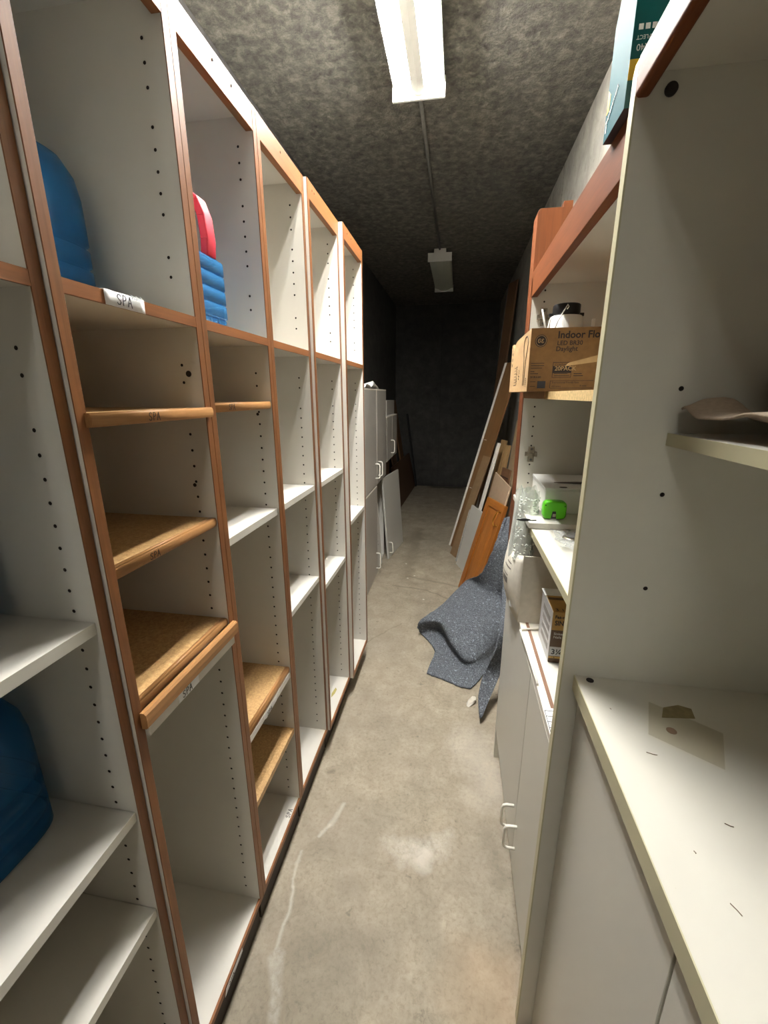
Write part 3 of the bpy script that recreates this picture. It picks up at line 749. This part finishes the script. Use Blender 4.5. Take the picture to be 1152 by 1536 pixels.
# light bulb carton on the upper shelf
t = thing('bulb_carton', (.34,1.28,1.487), 'brown cardboard carton marked Indoor Flood LED BR30 on the upper shelf', 'carton')
x0, x1, y0, y1, z0, z1, w = .163,.535,1.100,1.462,1.4870,1.628,.003
mb = MB(); mb.box(x0,x1,y0,y0+w,z0,z1); mb.box(x0,x1,y1-w,y1,z0,z1); mb.box(x1-w,x1,y0+w,y1-w,z0,z1); mb.box(x0,x1,y0+w,y1-w,z0,z0+w)
bd = mb.build('carton_body', 'card', t)
ls = MB().prism([(y0+.0008,z0),(y1,z0),(y1,z1-.004),(y1-.03,z1-.001),(y1-.05,z1-.022),(y1-.075,z1-.006),(y1-.12,z1),(y0+.0008,z1)], x0-.0006,x0+w,'x').build('end_panel', 'cardl', t)
fx = lambda u: x0+(u-795)*.001505; fz = lambda v_: z1-(v_-494)*.001515
def P_(u, v_): return (fx(u), y0, fz(v_))
printing('Indoor Flood', P_(834,509), FX, FZ, .0215, bd, 'inkb', .0005)
printing('LED BR30', P_(834,519), FX, FZ, .0135, bd, 'inkb', .00015)
printing('Daylight', P_(833,527.5), FX, FZ, .0145, bd, 'inkb', .0002)
# round emblem: ring with two looped letters
c0_ = P_(810,512.5); lg = decal(disc(.0135, 0, 0, 32), c0_, FX, FZ, bd, 'inkb', 'emblem')
mb = MB(); xfm = Matrix.Translation((c0_[0], y0-.0012, c0_[2])) @ Matrix.Rotation(PI/2,4,'X')
ringpoly(mb, .0110, .0119, xfm)
for dx, pts in ((-.0034, [(2.6,3.2),(0,4),(-2.8,2),(-3,-2),(-.5,-3.6),(2,-2),(2.2,.2),(0,.4)]), (.0036, [(2.4,2.6),(.2,3.8),(-2,2),(-.4,.3),(1,.2),(-2.2,-.6),(-2.2,-3),(.4,-3.8),(2.8,-2)])):
    mb.tube([xfm @ Vector((dx+p*.001, q*.0011, 0)) for p, q in pts], .00075, 6)
mb.build('emblem_lines', 'cardl', lg)
for i, u_ in enumerate((545.5,549,552.5)):
    decal(rect(.030-.004*(i==2),.0012), P_(798,u_), FX, FZ, bd, 'inkb', 'fine_print')
for u_, w_ in ((558,.009),(561,.018)): decal(rect(w_,.0014), P_(798,u_), FX, FZ, bd, 'inkb', 'fine_print')
printing('20 BULBS', P_(798,567), FX, FZ, .0062, bd, 'inkb', .0001)
pk = decal(rect(.0425,.0345), P_(831,566.5), FX, FZ, bd, 'inkb', 'pack_panel')
decal(rect(.0405,.0090), (P_(831,566.5)[0]+.001, y0-.0003, P_(831,566.5)[2]+.001), FX, FZ, pk, 'card', 'panel_field')
decal(rect(.0405,.0075), (P_(831,566.5)[0]+.001, y0-.0003, P_(831,566.5)[2]+.0258), FX, FZ, pk, 'card', 'panel_field')
printing('20PACK', (P_(834,556)[0], y0-.0004, P_(834,556)[2]), FX, FZ, .0135, pk, 'cardl', .0002)
printing('CONTAINS', (P_(834,549)[0], y0-.0006, fz(548.7)), FX, FZ, .0062, pk, 'inkb')
for u_, w_ in ((561,.03),(564,.034)): decal(rect(w_,.0011), (P_(834,u_)[0], y0-.0005, fz(u_)), FX, FZ, pk, 'inkb', 'fine_print')
for u_, w_ in ((561.5,.018),(564.5,.021)): decal(rect(w_,.0016), P_(863,u_), FX, FZ, bd, 'inkb', 'fine_print')
decal(rect(.0185,.0165), P_(810,582.5), FX, FZ, bd, plain('dark_print_square',(52,50,56),.6), 'black_square')
for a, b_ in ((799,573),(799,580)): decal(rect(.012,.0011), P_(a,b_), FX, FZ, bd, 'inkb', 'fine_print')
mb = MB()
for (ua,ub,va,vb) in ((829,893,571,571.6),(829,893,582,582.6),(829,829.6,571,582)): mb.box(fx(ua),fx(ub),y0-.0012,y0-.0004,fz(vb),fz(va))
mb.build('frame_line', 'inkb', bd)
printing('Environmental Friendly Facts', P_(832,575), FX, FZ, .0052, bd, 'inkb'); printing('650 lumens', P_(832,580.5), FX, FZ, .0045, bd, 'inkb'); printing('8 watts', P_(874,580), FX, FZ, .005, bd, 'inkb')
# bulb outline on the end panel
EY, EZ = (0,-1,0), (0,0,1)
yb_ = 1.165; mb = MB()
pts = [(-.010,.015),(-.011,.055),(-.014,.075),(-.030,.100),(-.034,.112),(-.028,.124),(-.012,.131),(.008,.131),(.026,.124),(.033,.112),(.028,.1),(.013,.075),(.011,.055),(.010,.015)]
mb.tube([(x0-.0012, yb_-p, z0+q) for p, q in pts], .0007, 6); mb.build('bulb_drawing', 'inkb', ls)
for k in range(7): decal(rect(.05-.006*(k%3),.0012), (x0-.0006, 1.36-.0*k, z0+.018+.008*k), EY, EZ, ls, 'inkb', 'fine_print')
printing('LED BR30', (x0-.0006, 1.30, z0+.02), (0,0,1), (0,1,0), .012, ls, 'inkb')
printing('65W', (x0-.0006, 1.255, z0+.03), (0,0,1), (0,1,0), .014, ls, 'inkb')
printing('10000', (x0-.0006, 1.125, z0+.010), (0,0,1), (0,1,0), .009, ls, 'inkb')
for k in range(3): decal(rect(.012,.008), (x0-.0006, 1.435, z0+.075+.016*k), EY, EZ, ls, 'inkb', 'fine_print')
MB().prism([(.226,1.5385),(.236,1.5465),(.36,1.578),(.36,1.556),(.24,1.5405)], 1.02,1.0225,'y', xf=Matrix.Translation((0,.0,0))).build('torn_flap', 'cardl', t)
B(.205,.2075,1.10,1.455,1.4690,1.4875).build('bottom_flap', 'card', t)
# recessed downlight sitting in the carton
t = thing('recessed_downlight', (.276,1.29,1.4905), 'white recessed downlight can with black top sitting in the bulb carton', 'light fixture')
MB().lathe([(.074,0),(.074,.004),(.056,.010),(.050,.12),(.041,.188),(.038,.190)], (.276,1.29,1.4905), 36).build('reflector', 'metalw', t)
MB().lathe([(.0335,.0),(.0345,.006),(.0345,.026),(.032,.0285)], (.2755,1.29,1.6808), 32).build('driver_cap', 'black', t)
for s_ in (-1,1):
    MB().box(.2755+s_*.032-.012,.2755+s_*.032+.012,1.284,1.296,1.680,1.688).build('bracket', 'black', t)
mb = MB(); mb.tube([(.234,1.225,1.63),(.243,1.225,1.660),(.2605,1.226,1.693)], .0016, 7); mb.tube([(.2605,1.226,1.693),(.264,1.226,1.699),(.267,1.226,1.694),(.263,1.226,1.688)], .0014, 6)
mb.build('spring_clip', 'metalw', t)
for pts in ([(.226,1.24,1.61),(.205,1.24,1.692)], [(.222,1.235,1.60),(.226,1.235,1.665),(.232,1.236,1.672)]):
    MB().tube(pts, .0022, 7).build('spring_clip', 'metalw', t)
MB().box(.334,.340,1.25,1.262,1.60,1.668).build('spring_clip', 'metalw', t)
P = []
for i in range(14):
    a = PI*i/13; P.append([(.412+.045*math.sin(a)*math.cos(b_)*(1+.35*mn.noise(Vector((a*2,b_*1.5,3)))), 1.24+.05*math.sin(a)*math.sin(b_)*(1+.35*mn.noise(Vector((a*2,b_*1.5,7)))), 1.605+.072*math.cos(a)*(1+.2*mn.noise(Vector((a*3,b_*2,1))))) for b_ in [2*PI*k/22 for k in range(23)]])
o = MB().grid(P, smooth=False).build('plastic_bag', 'film'); tag(solo(o, (.412,1.24,1.53)), 'crinkled clear plastic bag in the bulb carton beside the downlight', 'plastic bag')

# teal carton on top of the cabinet
t = thing('teal_carton', (.25,.79,1.846), 'tall teal carton with yellow stripe standing on top of the cabinet', 'carton')
xt, ya, yb_, zb = .2015, .7285, .815, 1.8462
mb = MB(); vs = [(xt,ya,zb),(xt+.16,ya,zb),(xt+.16,yb_,zb),(xt,yb_,zb),(xt,ya,2.14),(xt+.16,ya,2.14),(xt+.16,yb_,2.10),(xt,yb_,1.985)]
mb.add(vs, [(3,0,4,7),(4,5,6,7),(1,2,6,5),(2,3,7,6)], 0); mb.add(vs, [(0,1,5,4)], 1); mb.add(vs, [(0,3,2,1)], 2)
bd = mb.build('carton_body', ['teal','teald','purple'], t)
decal(rect(.16,.022,0,.030), (xt,ya,zb), FX, FZ, bd, 'yellow', 'yellow_stripe')
printing('BR40', (xt+.0275,ya-.0002,1.913), (-1,0,0), (0,0,-1), .0100, bd, 'white')
printing('REFLECT', (xt+.0285,ya-.0002,1.922), (-1,0,0), (0,0,-1), .0062, bd, 'white')
for k in range(3): decal(rect(.0055,.006,.006+.008*k,0), (xt,ya-.0002,1.928), FX, FZ, bd, 'white', 'white_blocks')
printing('Replacement', (xt-.0002,.805,zb+.018), (0,-1,.62), (0,.62,1), .0095, bd, 'white')
decal([(0,0),(.012,0),(.012,.02),(0,.03)], (xt,.812,zb+.035), (0,-1,0), FZ, bd, 'yellow', 'yellow_patch')
decal(rect(.004,.01), (xt,.808,zb+.01), (0,-1,0), FZ, bd, 'white', 'white_print')

# ------------------------------------------------------------------ tall planks behind the cabinet, boards leaning further back
def lean(name, label, cat, BL, h, w, phi, tilt, th, mat, group=None, bev=.001, parent=None):
    """board with its lower left front corner at BL; phi = direction of the bottom edge, tilt = degrees from upright"""
    phi, tl = math.radians(phi), math.radians(tilt)
    d = Vector((math.cos(phi), math.sin(phi), 0)); n = Vector((-d.y, d.x, 0))
    up = Vector((0,0,1))*math.cos(tl)+n*math.sin(tl); bk = d.cross(up)*-1
    R = Matrix((d, bk, up)).transposed().to_4x4(); R.translation = Vector(BL)
    lift = max(0, th*math.sin(tl))
    R.translation.z += lift+.0005
    o = MB().box(0,w,0,th,0,h).build(name, mat, None, bev)
    o.matrix_world = R
    o.location = R.translation; o.rotation_euler = R.to_euler()
    tag(o, label, cat, group)
    return o, R
def under(mb, name, mat, R, parent, bev=0):
    """part built in the local frame of a leaning board"""
    o = mb.build(name, mat, None, bev); o.parent = parent; return o
G = 'boards leaning along the right wall'
def plank(x0, x1, y0, y1, z1, rnd, label, mat):
    poly = [(x0+rnd*(1-math.cos(a)), z1-rnd*(1-math.sin(a))) for a in [i*PI/10 for i in range(6)]]
    o = MB().prism([(x0,0)]+poly+[(x1,z1),(x1,0)], y0, y1, 'y').build('wood_plank', mat, None, .001)
    return tag(solo(o, ((x0+x1)/2,(y0+y1)/2,0)), label, 'plank')
poly = [(.2135+.012*(1-math.cos(q)), 2.018-.012*(1-math.sin(q))) for q in [i*PI/10 for i in range(6)]]
lab(MB().prism([(.2135,.83)]+poly+[(.312,2.018),(.312,.83)], 1.5180, 1.590, 'y').build('end_board', 'wzr', SCB, .001), 'tall reddish wood board fixed to the cabinet end')
plank(.300,.328,1.596,1.625,2.062,.003, 'narrow reddish post standing behind the reddish end board of the cabinet', 'wzr')
oak, R = lean('cabinet_door', 'honey oak cabinet door with a brass handle, leaning on its end', 'door', (.071,3.135,0), .755, .293, -70.1, 15.5, .019, 'oakz', G)
fw = .055
for a, b_, c_, d_, nm, mt in ((0,fw,0,.755,'stile','oakz'),(.293-fw,.293,0,.755,'stile','oakz'),(fw,.293-fw,0,fw,'rail','oaky'),(fw,.293-fw,.755-fw,.755,'rail','oaky')):
    under(MB().box(a,b_,-.0075,-.0002,c_,d_), nm, mt, R, oak, .0015)
mb = MB(); a, b_, c_, d_ = fw+.012, .293-fw-.012, fw+.012, .755-fw-.012; k = .03
mb.add([(a,-.0006,c_),(b_,-.0006,c_),(b_,-.0006,d_),(a,-.0006,d_),(a+k,-.0055,c_+k),(b_-k,-.0055,c_+k),(b_-k,-.0055,d_-k),(a+k,-.0055,d_-k)], [(4,5,6,7),(0,1,5,4),(1,2,6,5),(2,3,7,6),(3,0,4,7),(0,3,2,1)])
under(mb, 'raised_panel', 'oakz', R, oak)
hd = under(MB().tube([(.262,-.008,.700),(.262,-.030,.700),(.258,-.034,.690),(.246,-.034,.640),(.246,-.034,.625),(.252,-.030,.608),(.262,-.030,.600),(.262,-.008,.600)], .0042, 10), 'handle', 'brass', R, oak)
for z in (.600,.700): under(MB().tube([(.262,-.0075,z),(.262,-.0115,z)], .008, 14), 'rosette', 'brass', R, hd)
lean('wrapped_panel', 'pale grey panel wrapped in plastic, between the oak door and brown plank', 'panel', (.047,3.62,0), .56, .285, -72, 12.2, .016, 'slab', G)
w2, R = lean('plastic_film', 'cloudy plastic film hanging off the pale grey panel', 'plastic film', (.040,3.70,0), .50, .06, -72, 12.4, .002, 'film', G)
lean('plywood_sheet', 'flat beige panel with a pale edge, standing behind the oak door', 'panel', (.160,3.545,0), .878, .60, -85.5, 11.4, .012, 'glass_board', G)
lean('fibre_plank', 'light brown plank leaning between white-edged sheet and wrapped panel', 'plank', (-.012,3.88,0), .98, .12, -65, 17.5, .012, plain('fibre_board',(132,106,76),.7,.1,20), G)
sh, R = lean('leaning_sheet', 'tall brown sheet with a white front edge, leaning farthest into the aisle', 'sheet', (-.012,4.09,0), 1.84, .20, -62, 16.2, .014, 'brn', G)
under(MB().box(-.030,-.0003,-.003,.017,0,1.84), 'white_edge', 'trim', R, sh)
for z in (.62,1.1): under(MB().box(.02,.06,-.0012,-.0002,z,z+.004), 'pencil_mark', 'trim', R, sh)
lean('thin_moulding', 'long thin white moulding strip with square end, leaning among the boards', 'moulding', (.120,3.75,0), 1.10, .032, -68, 13.5, .02, 'trim', G)
lean('pale_plank', 'pale wood plank with a bright edge, right of the white moulding strip', 'plank', (.225,3.93,0), 1.10, .075, -66, 10.5, .022, 'ply', G)
lean('pale_plank', 'pale wood plank nearest the reddish end board', 'plank', (.275,3.76,0), 1.07, .06, -66, 9.0, .022, 'ply', G)
rp, R = lean('red_brown_panel', 'small red-brown panel with a round hole, top edge right of the pale planks', 'panel', (.25,3.42,0), .93, .16, -75, 8.0, .014, 'dbrn', G)
under(MB().tube([(.12,-.001,.80),(.12,.0,.80)], .012, 16), 'hole', 'hole', R, rp)
under(MB().box(0,.16,-.003,0,.86,.865), 'groove', 'hole', R, rp)
tb, R = lean('tall_board', 'dark brown board with a thin pale edge, standing tallest against the right wall', 'board', (.275,4.95,0), 2.60, .20, -72, 4.6, .016, 'dbrn', G)
under(MB().box(-.014,-.0003,-.002,.018,1.9,2.60), 'pale_edge', 'steel', R, tb)
lean('plywood_offcut', 'grey-beige plywood offcut high behind the pale planks', 'plywood', (.36,3.7,0), 1.28, .16, -80, 6.0, .012, plain('aged_plywood',(150,128,98),.7,.1,20), G)
# low grey panel that carries the felt
lean('laminate_board', 'low grey board on edge on the floor beside the felt corner and cabinet door', 'board', (.264,1.895,0), .16, .12, -80, 3, .018, 'lamg', None)
lean('hardboard_sheet', 'dark brown panel between the oak door and grey felt', 'panel', (.312,2.93,0), .80, .29, -84, 6.0, .016, 'dbrn', None)

# ------------------------------------------------------------------ grey felt underlay draped to the floor
def cr(p0, p1, p2, p3, t_):
    return .5*((2*p1)+(p2-p0)*t_+(2*p0-5*p1+4*p2-p3)*t_*t_+(3*p1-p0-3*p2+p3)*t_**3)
def spline(pts, n):
    pts = [Vector(p) for p in pts]; out = []
    for k in range(n+1):
        f_ = k/n*(len(pts)-1); i = min(int(f_), len(pts)-2); t_ = f_-i
        out.append(cr(pts[max(i-1,0)], pts[i], pts[i+1], pts[min(i+2,len(pts)-1)], t_))
    return out
ROWS = [
 [(0.325,2.660,0.730),(0.333,2.662,0.730),(0.343,2.679,0.730),(0.352,2.680,0.730),(0.360,2.681,0.730),(0.371,2.668,0.730)],
 [(0.258,2.550,0.555),(0.274,2.552,0.555),(0.291,2.555,0.555),(0.307,2.558,0.555),(0.332,2.562,0.555),(0.365,2.567,0.555)],
 [(0.196,2.617,0.355),(0.220,2.599,0.355),(0.244,2.582,0.355),(0.277,2.566,0.355),(0.317,2.552,0.355),(0.379,2.563,0.355)],
 [(0.106,2.773,0.220),(0.142,2.724,0.220),(0.184,2.658,0.220),(0.232,2.586,0.220),(0.302,2.559,0.220),(0.390,2.564,0.220)],
 [(-0.037,2.546,0.150),(0.007,2.525,0.160),(0.070,2.471,0.170),(0.144,2.414,0.170),(0.253,2.416,0.170),(0.385,2.489,0.170)],
 [(-0.156,2.395,0.125),(-0.102,2.396,0.130),(-0.018,2.359,0.140),(0.079,2.258,0.140),(0.202,2.244,0.130),(0.378,2.435,0.125)],
 [(-0.191,2.368,0.095),(-0.113,2.381,0.100),(-0.037,2.344,0.110),(0.043,2.177,0.085),(0.154,2.100,0.075),(0.369,2.406,0.090)],
 [(-0.183,2.382,0.040),(-0.109,2.411,0.035),(-0.031,2.385,0.030),(0.053,2.182,0.030),(0.162,2.090,0.040),(0.362,2.393,0.060)],
 [(-0.171,2.395,0.010),(-0.087,2.348,0.009),(-0.019,2.293,0.009),(0.061,2.145,0.012),(0.166,2.068,0.022),(0.352,2.387,0.035)],
 [(-0.073,2.235,0.008),(-0.035,2.174,0.008),(0.009,2.123,0.008),(0.076,2.041,0.009),(0.172,2.024,0.012),(0.337,2.352,0.018)],
 [(-0.104,2.002,0.007),(-0.060,1.981,0.007),(-0.002,1.957,0.007),(0.093,1.918,0.007),(0.159,1.956,0.007),(0.293,2.243,0.007)],
]
NC = 48
rows = [spline(r_, NC) for r_ in ROWS]
cols = [spline([rows[i][j] for i in range(len(rows))], 74) for j in range(NC+1)]
P = []
for i in range(75):
    row = []
    for j in range(NC+1):
        p = cols[j][i]; q = p*9
        d = Vector((mn.noise(q), mn.noise(q+Vector((5,1,2))), mn.noise(q+Vector((1,7,3)))))*.006
        if j == 0 or i == 74: d += Vector((mn.noise(p*60), mn.noise(p*55+Vector((3,3,3))), 0))*.006
        p = p+d; p.z = max(p.z, .006); row.append(p)
    P.append(row)
t = thing('felt_underlay', (0,2.1,0), 'speckled grey felt underlay draped from the cabinet end onto the floor', 'felt mat')
o = MB().grid(P).build('felt_sheet', 'felt', t); md = o.modifiers.new('Solidify','SOLIDIFY'); md.thickness = .007; md.offset = 0
ROWS = [[(.318,2.44,.42),(.335,2.45,.42),(.352,2.46,.42)], [(.262,2.0,.37),(.285,2.03,.37),(.31,2.06,.37)], [(.238,1.875,.30),(.263,1.903,.30),(.288,1.931,.30)], [(.191,1.854,.17),(.239,1.889,.17),(.291,1.939,.18)], [(.159,1.769,.09),(.198,1.785,.09),(.238,1.817,.10)], [(.166,1.680,.030),(.171,1.682,.030),(.176,1.685,.032)]]
rows = [spline(r_, 12) for r_ in ROWS]; cols = [spline([r_[j] for r_ in rows], 22) for j in range(13)]
o = MB().grid([[cols[j][i]+Vector((mn.noise(cols[j][i]*12)*.006,0,0)) for j in range(13)] for i in range(23)]).build('felt_corner', 'felt', t)
md = o.modifiers.new('Solidify','SOLIDIFY'); md.thickness = .007; md.offset = 0
o = MB().rings([[(.118+.012*k+(.017+.007*mn.noise(Vector((a*2,k*1.7,1))))*math.cos(a)*(1-.3*abs(k-1)), 1.80+.012*k+(.016+.007*mn.noise(Vector((a*2,k,5))))*math.sin(a), .0005+.011*k) for a in [2*PI*i/12 for i in range(12)]] for k in range(3)], smooth=False).build('crumpled_paper', 'wcard')
tag(solo(o, (.13,1.78,0)), 'small crumpled scrap of pale paper on the floor under the felt edge', 'scrap')

# ------------------------------------------------------------------ left side, further back: wall cabinets on the floor and loose doors
def d_handle(parent, x, y, z0, z1, r=.005): return wire_pull(parent, x, y, z0, z1, .034, r, 1)
def stacked(y0, y1, z0, z1, label, doors, group):
    t = thing('wall_cabinet', (-.64,(y0+y1)/2,z0), label, 'cabinet', group)
    mb = MB(); mb.box(XL+.004,-.640,y0,y0+.016,z0,z1); mb.box(XL+.004,-.640,y1-.016,y1,z0,z1); mb.box(XL+.004,-.640,y0+.016,y1-.016,z0,z0+.016); mb.box(XL+.004,-.640,y0+.016,y1-.016,z1-.016,z1); mb.box(XL+.004,XL+.01,y0+.016,y1-.016,z0+.016,z1-.016)
    mb.build('carcass', 'lam', t)
    for a, b_, hy, h0, h1 in doors:
        d = B(-.638,-.620,a,b_,z0+.002,z1-.012).build('door', 'lamg', t, .0012)
        B(-.638,-.6195,a,b_,z1-.0115,z1-.002).build('top_edge', 'trim', d)
        B(-.638,-.6195,a-.0,a+.0035,z0+.002,z1-.012).build('door_edge', 'trim', d)
        if hy: d_handle(d, -.620, hy, h0, h1)
    return t
Gc = 'grey-doored wall cabinets stacked beyond the shelf row'
stacked(2.86,3.76,.776,1.527,'upper of two stacked grey cabinets, with two doors and a white bag on top', [(2.862,3.312,3.255,.84,.955),(3.316,3.758,3.375,.84,.955)], Gc)
lc = stacked(2.86,3.76,.0,.770,'lower of two stacked grey cabinets, its far door missing', [(2.862,3.312,3.262,.065,.20)], Gc)
stacked(3.80,4.46,.885,1.295,'smaller grey cabinet raised behind the two stacked ones', [(3.802,4.13,4.06,.94,1.06),(4.134,4.458,None,0,0)], Gc)
o = B(XL+.004,-.70,3.80,4.46,.0,.880).build('base_cabinet', 'dbrn', None, .002); tag(solo(o, (-.85,4.13,0)), 'dark brown base unit under the smaller raised grey cabinet', 'base unit')
o = B(-.90,-.655,4.02,4.50,1.2955,1.43).build('grey_carton', 'lamg', None, .002); tag(solo(o, (-.78,4.25,1.2955)), 'plain grey box on top of the smaller raised cabinet', 'box')
P = crumple(-.80,-.622,2.90,3.42,1.528,.050,16,26,12)
for i, r_ in enumerate(P):
    for j, p in enumerate(r_): r_[j] = (p[0], p[1], 1.528+(p[2]-1.528)*math.sin(PI*min(1,max(.0,j/26)))**.7*1.3)
o = MB().grid(P).build('white_bag', 'paper'); md = o.modifiers.new('Solidify','SOLIDIFY'); md.thickness = .002; md.offset = 1
tag(solo(o, (-.71,3.15,1.528)), 'crumpled white plastic bag on top of the stacked grey cabinets', 'plastic bag')
wp, R = lean('white_inner_panel', 'white panel with small holes seen past the lower grey door', 'panel', (-.640,3.335,.017), .56, .15, 78, 4, .012, 'slab', None)
for z in (.20,.23,.30,.33): under(MB().tube([(.09,-.0006,z),(.09,.0,z)], .004, 8), 'pin_hole', 'hole', R, wp)
sl, R = lean('loose_door', 'pale grey cabinet door standing loose on the floor, leaning on the lower cabinet', 'door', (-.572,3.632,0), .765, .505, 81.8, 4.3, .018, 'slab', None, .004)
o = under(MB().tube([(.045,-.0,.05),(.045,-.024,.05),(.045,-.032,.058),(.045,-.032,.142),(.045,-.024,.15),(.045,-.0,.15)], .005, 10), 'handle', 'handle', R, sl)
Gl = 'brown boards leaning on the left wall'
lean('brown_board', 'low wide brown board at the far left, nearest the aisle', 'board', (-.705,5.46,0), .56, 1.55, 87.8, 12, .02, 'dbrn', Gl)
lean('brown_board', 'tall brown plank leaning behind the low wide board, farther one', 'board', (-.735,6.35,0), 1.42, .30, 88, 9, .02, 'brn', Gl)
lean('brown_board', 'tall brown plank leaning behind the low wide board, nearer one', 'board', (-.760,5.75,0), 1.30, .30, 88, 9, .02, 'dbrn', Gl)
lean('black_board', 'narrow black board in the far left corner by the back wall', 'board', (-.625,6.92,0), 1.20, .09, 88, 8, .02, 'blackb', Gl)

# ------------------------------------------------------------------ ceiling lights
def fixture(y0, y1, lit, label, xc=-.2195, zb=2.70, w=.215, glow='glow'):
    t = thing('fluorescent_light', (xc,(y0+y1)/2,ZC), label, 'ceiling light', 'strip lights on the ceiling')
    x0, x1 = xc-w/2, xc+w/2
    hs_ = MB(); hs_.box(xc-.055,xc+.055,y0+.012,y1-.012,zb+.064,ZC-.0005); hs_.box(x0,x1,y0+.012,y1-.012,zb+.060,zb+.064); hs_.box(x0,x0+.003,y0+.012,y1-.012,zb+.038,zb+.060); hs_.box(x1-.003,x1,y0+.012,y1-.012,zb+.038,zb+.060)
    hs_.build('housing', 'metalw', t)
    MB().prism([(xc-.026,zb+.0595),(xc-.026,zb+.006),(xc,zb+.002),(xc+.026,zb+.006),(xc+.026,zb+.0595)], y0+.0125, y1-.0125, 'y').build('ballast_cover', 'metalw', t)
    for ye in (y0, y1-.012):
        ep = MB().prism([(x0-.004,zb-.012),(x1+.004,zb-.012),(x1+.004,zb+.062),(xc+.055,zb+.062),(xc+.055,zb+.072),(xc+.012,zb+.072),(xc,zb+.058),(xc-.012,zb+.072),(xc-.055,zb+.072),(xc-.055,zb+.062),(x0-.004,zb+.062)], ye, ye+.012, 'y').build('end_plate', 'metalw', t, .001)
    if lit:
        for s_ in (-1,1):
            tb_ = MB().tube([(xc+s_*.068,y0+.03,zb+.040),(xc+s_*.068,y1-.03,zb+.040)], .0185, 20).build('tube', glow, t)
            for ye in (y0+.012, y1-.03):
                MB().tube([(xc+s_*.068,ye,zb+.040),(xc+s_*.068,ye+.018,zb+.040)], .0165, 16).build('tube_cap', 'metalw', tb_)
    else:
        MB().prism([(x0+.004,zb+.030),(xc-.03,zb-.001),(xc+.03,zb-.001),(x1-.004,zb+.030),(xc+.03,zb+.0),(xc-.03,zb+.0)], y0+.0125, y1-.0125, 'y').build('lens', plain('dull_lens',(232,236,220),.3,.03,8), t)
    return t
fixture(.965, 2.195, True, 'lit ceiling light with two glowing tubes')
m = NT('tube_glow_dim'); m.b.inputs['Base Color'].default_value = (.9,.9,.9,1)
m.b.inputs['Emission Color'].default_value = (1.0,.99,.96,1); m.b.inputs['Emission Strength'].default_value = 8.0; M['glow2'] = m.m
fixture(-2.53, -1.30, True, 'ceiling light behind the camera, out of the picture', -.2195, glow='glow2')
fixture(4.46, 5.70, False, 'unlit ceiling light at the dark far end', -.2240)
o = MB().tube([(-.229,2.20,2.789),(-.226,4.455,2.789)], .0095, 12).build('conduit', 'steel'); tag(solo(o, (-.228,3.3,2.789)), 'thin grey conduit running along the ceiling between the two lights', 'conduit')
for k, (px, py) in enumerate(((-.30,3.30),(-.40,3.55),(-.19,2.88),(-.35,3.24))):
    o = MB().lathe([(.009,0),(.007,.002),(.003,.003)], (px,py,.0002), 6).build('debris_chip', 'wcard'); tag(solo(o, (px,py,0)), 'tiny pale chip of debris on the aisle floor', 'debris', 'pale chips of debris on the floor')

# ------------------------------------------------------------------ camera and view
cam = bpy.data.cameras.new('camera'); co = bpy.data.objects.new('camera', cam); COL.objects.link(co); SC.camera = co
YAW, PIT, ROL, FPX = .1684, .2704, -.0019, 631.638
fwd = Vector((-math.sin(YAW)*math.cos(PIT), math.cos(YAW)*math.cos(PIT), -math.sin(PIT)))
right = Vector((math.cos(YAW), math.sin(YAW), 0)); up = right.cross(fwd)
r2 = right*math.cos(ROL)+up*math.sin(ROL); u2 = -right*math.sin(ROL)+up*math.cos(ROL)
Mx = Matrix((r2, u2, -fwd)).transposed().to_4x4(); Mx.translation = Vector((0,0,1.4785)); co.matrix_world = Mx
cam.sensor_fit = 'VERTICAL'; cam.sensor_height = 36.0; cam.lens = FPX/1536*36.0; cam.clip_start = .02
w = bpy.data.worlds.new('world'); SC.world = w; w.use_nodes = True
w.node_tree.nodes['Background'].inputs[0].default_value = (0,0,0,1)
SC.view_settings.view_transform = 'Standard'; SC.view_settings.look = 'None'; SC.view_settings.gamma = 1; SC.view_settings.use_curve_mapping = False
SC.view_settings.exposure = 2.25
SC.cycles.max_bounces = 14; SC.cycles.diffuse_bounces = 9; SC.cycles.glossy_bounces = 5; SC.cycles.transparent_max_bounces = 24
SC.cycles.sample_clamp_indirect = 6
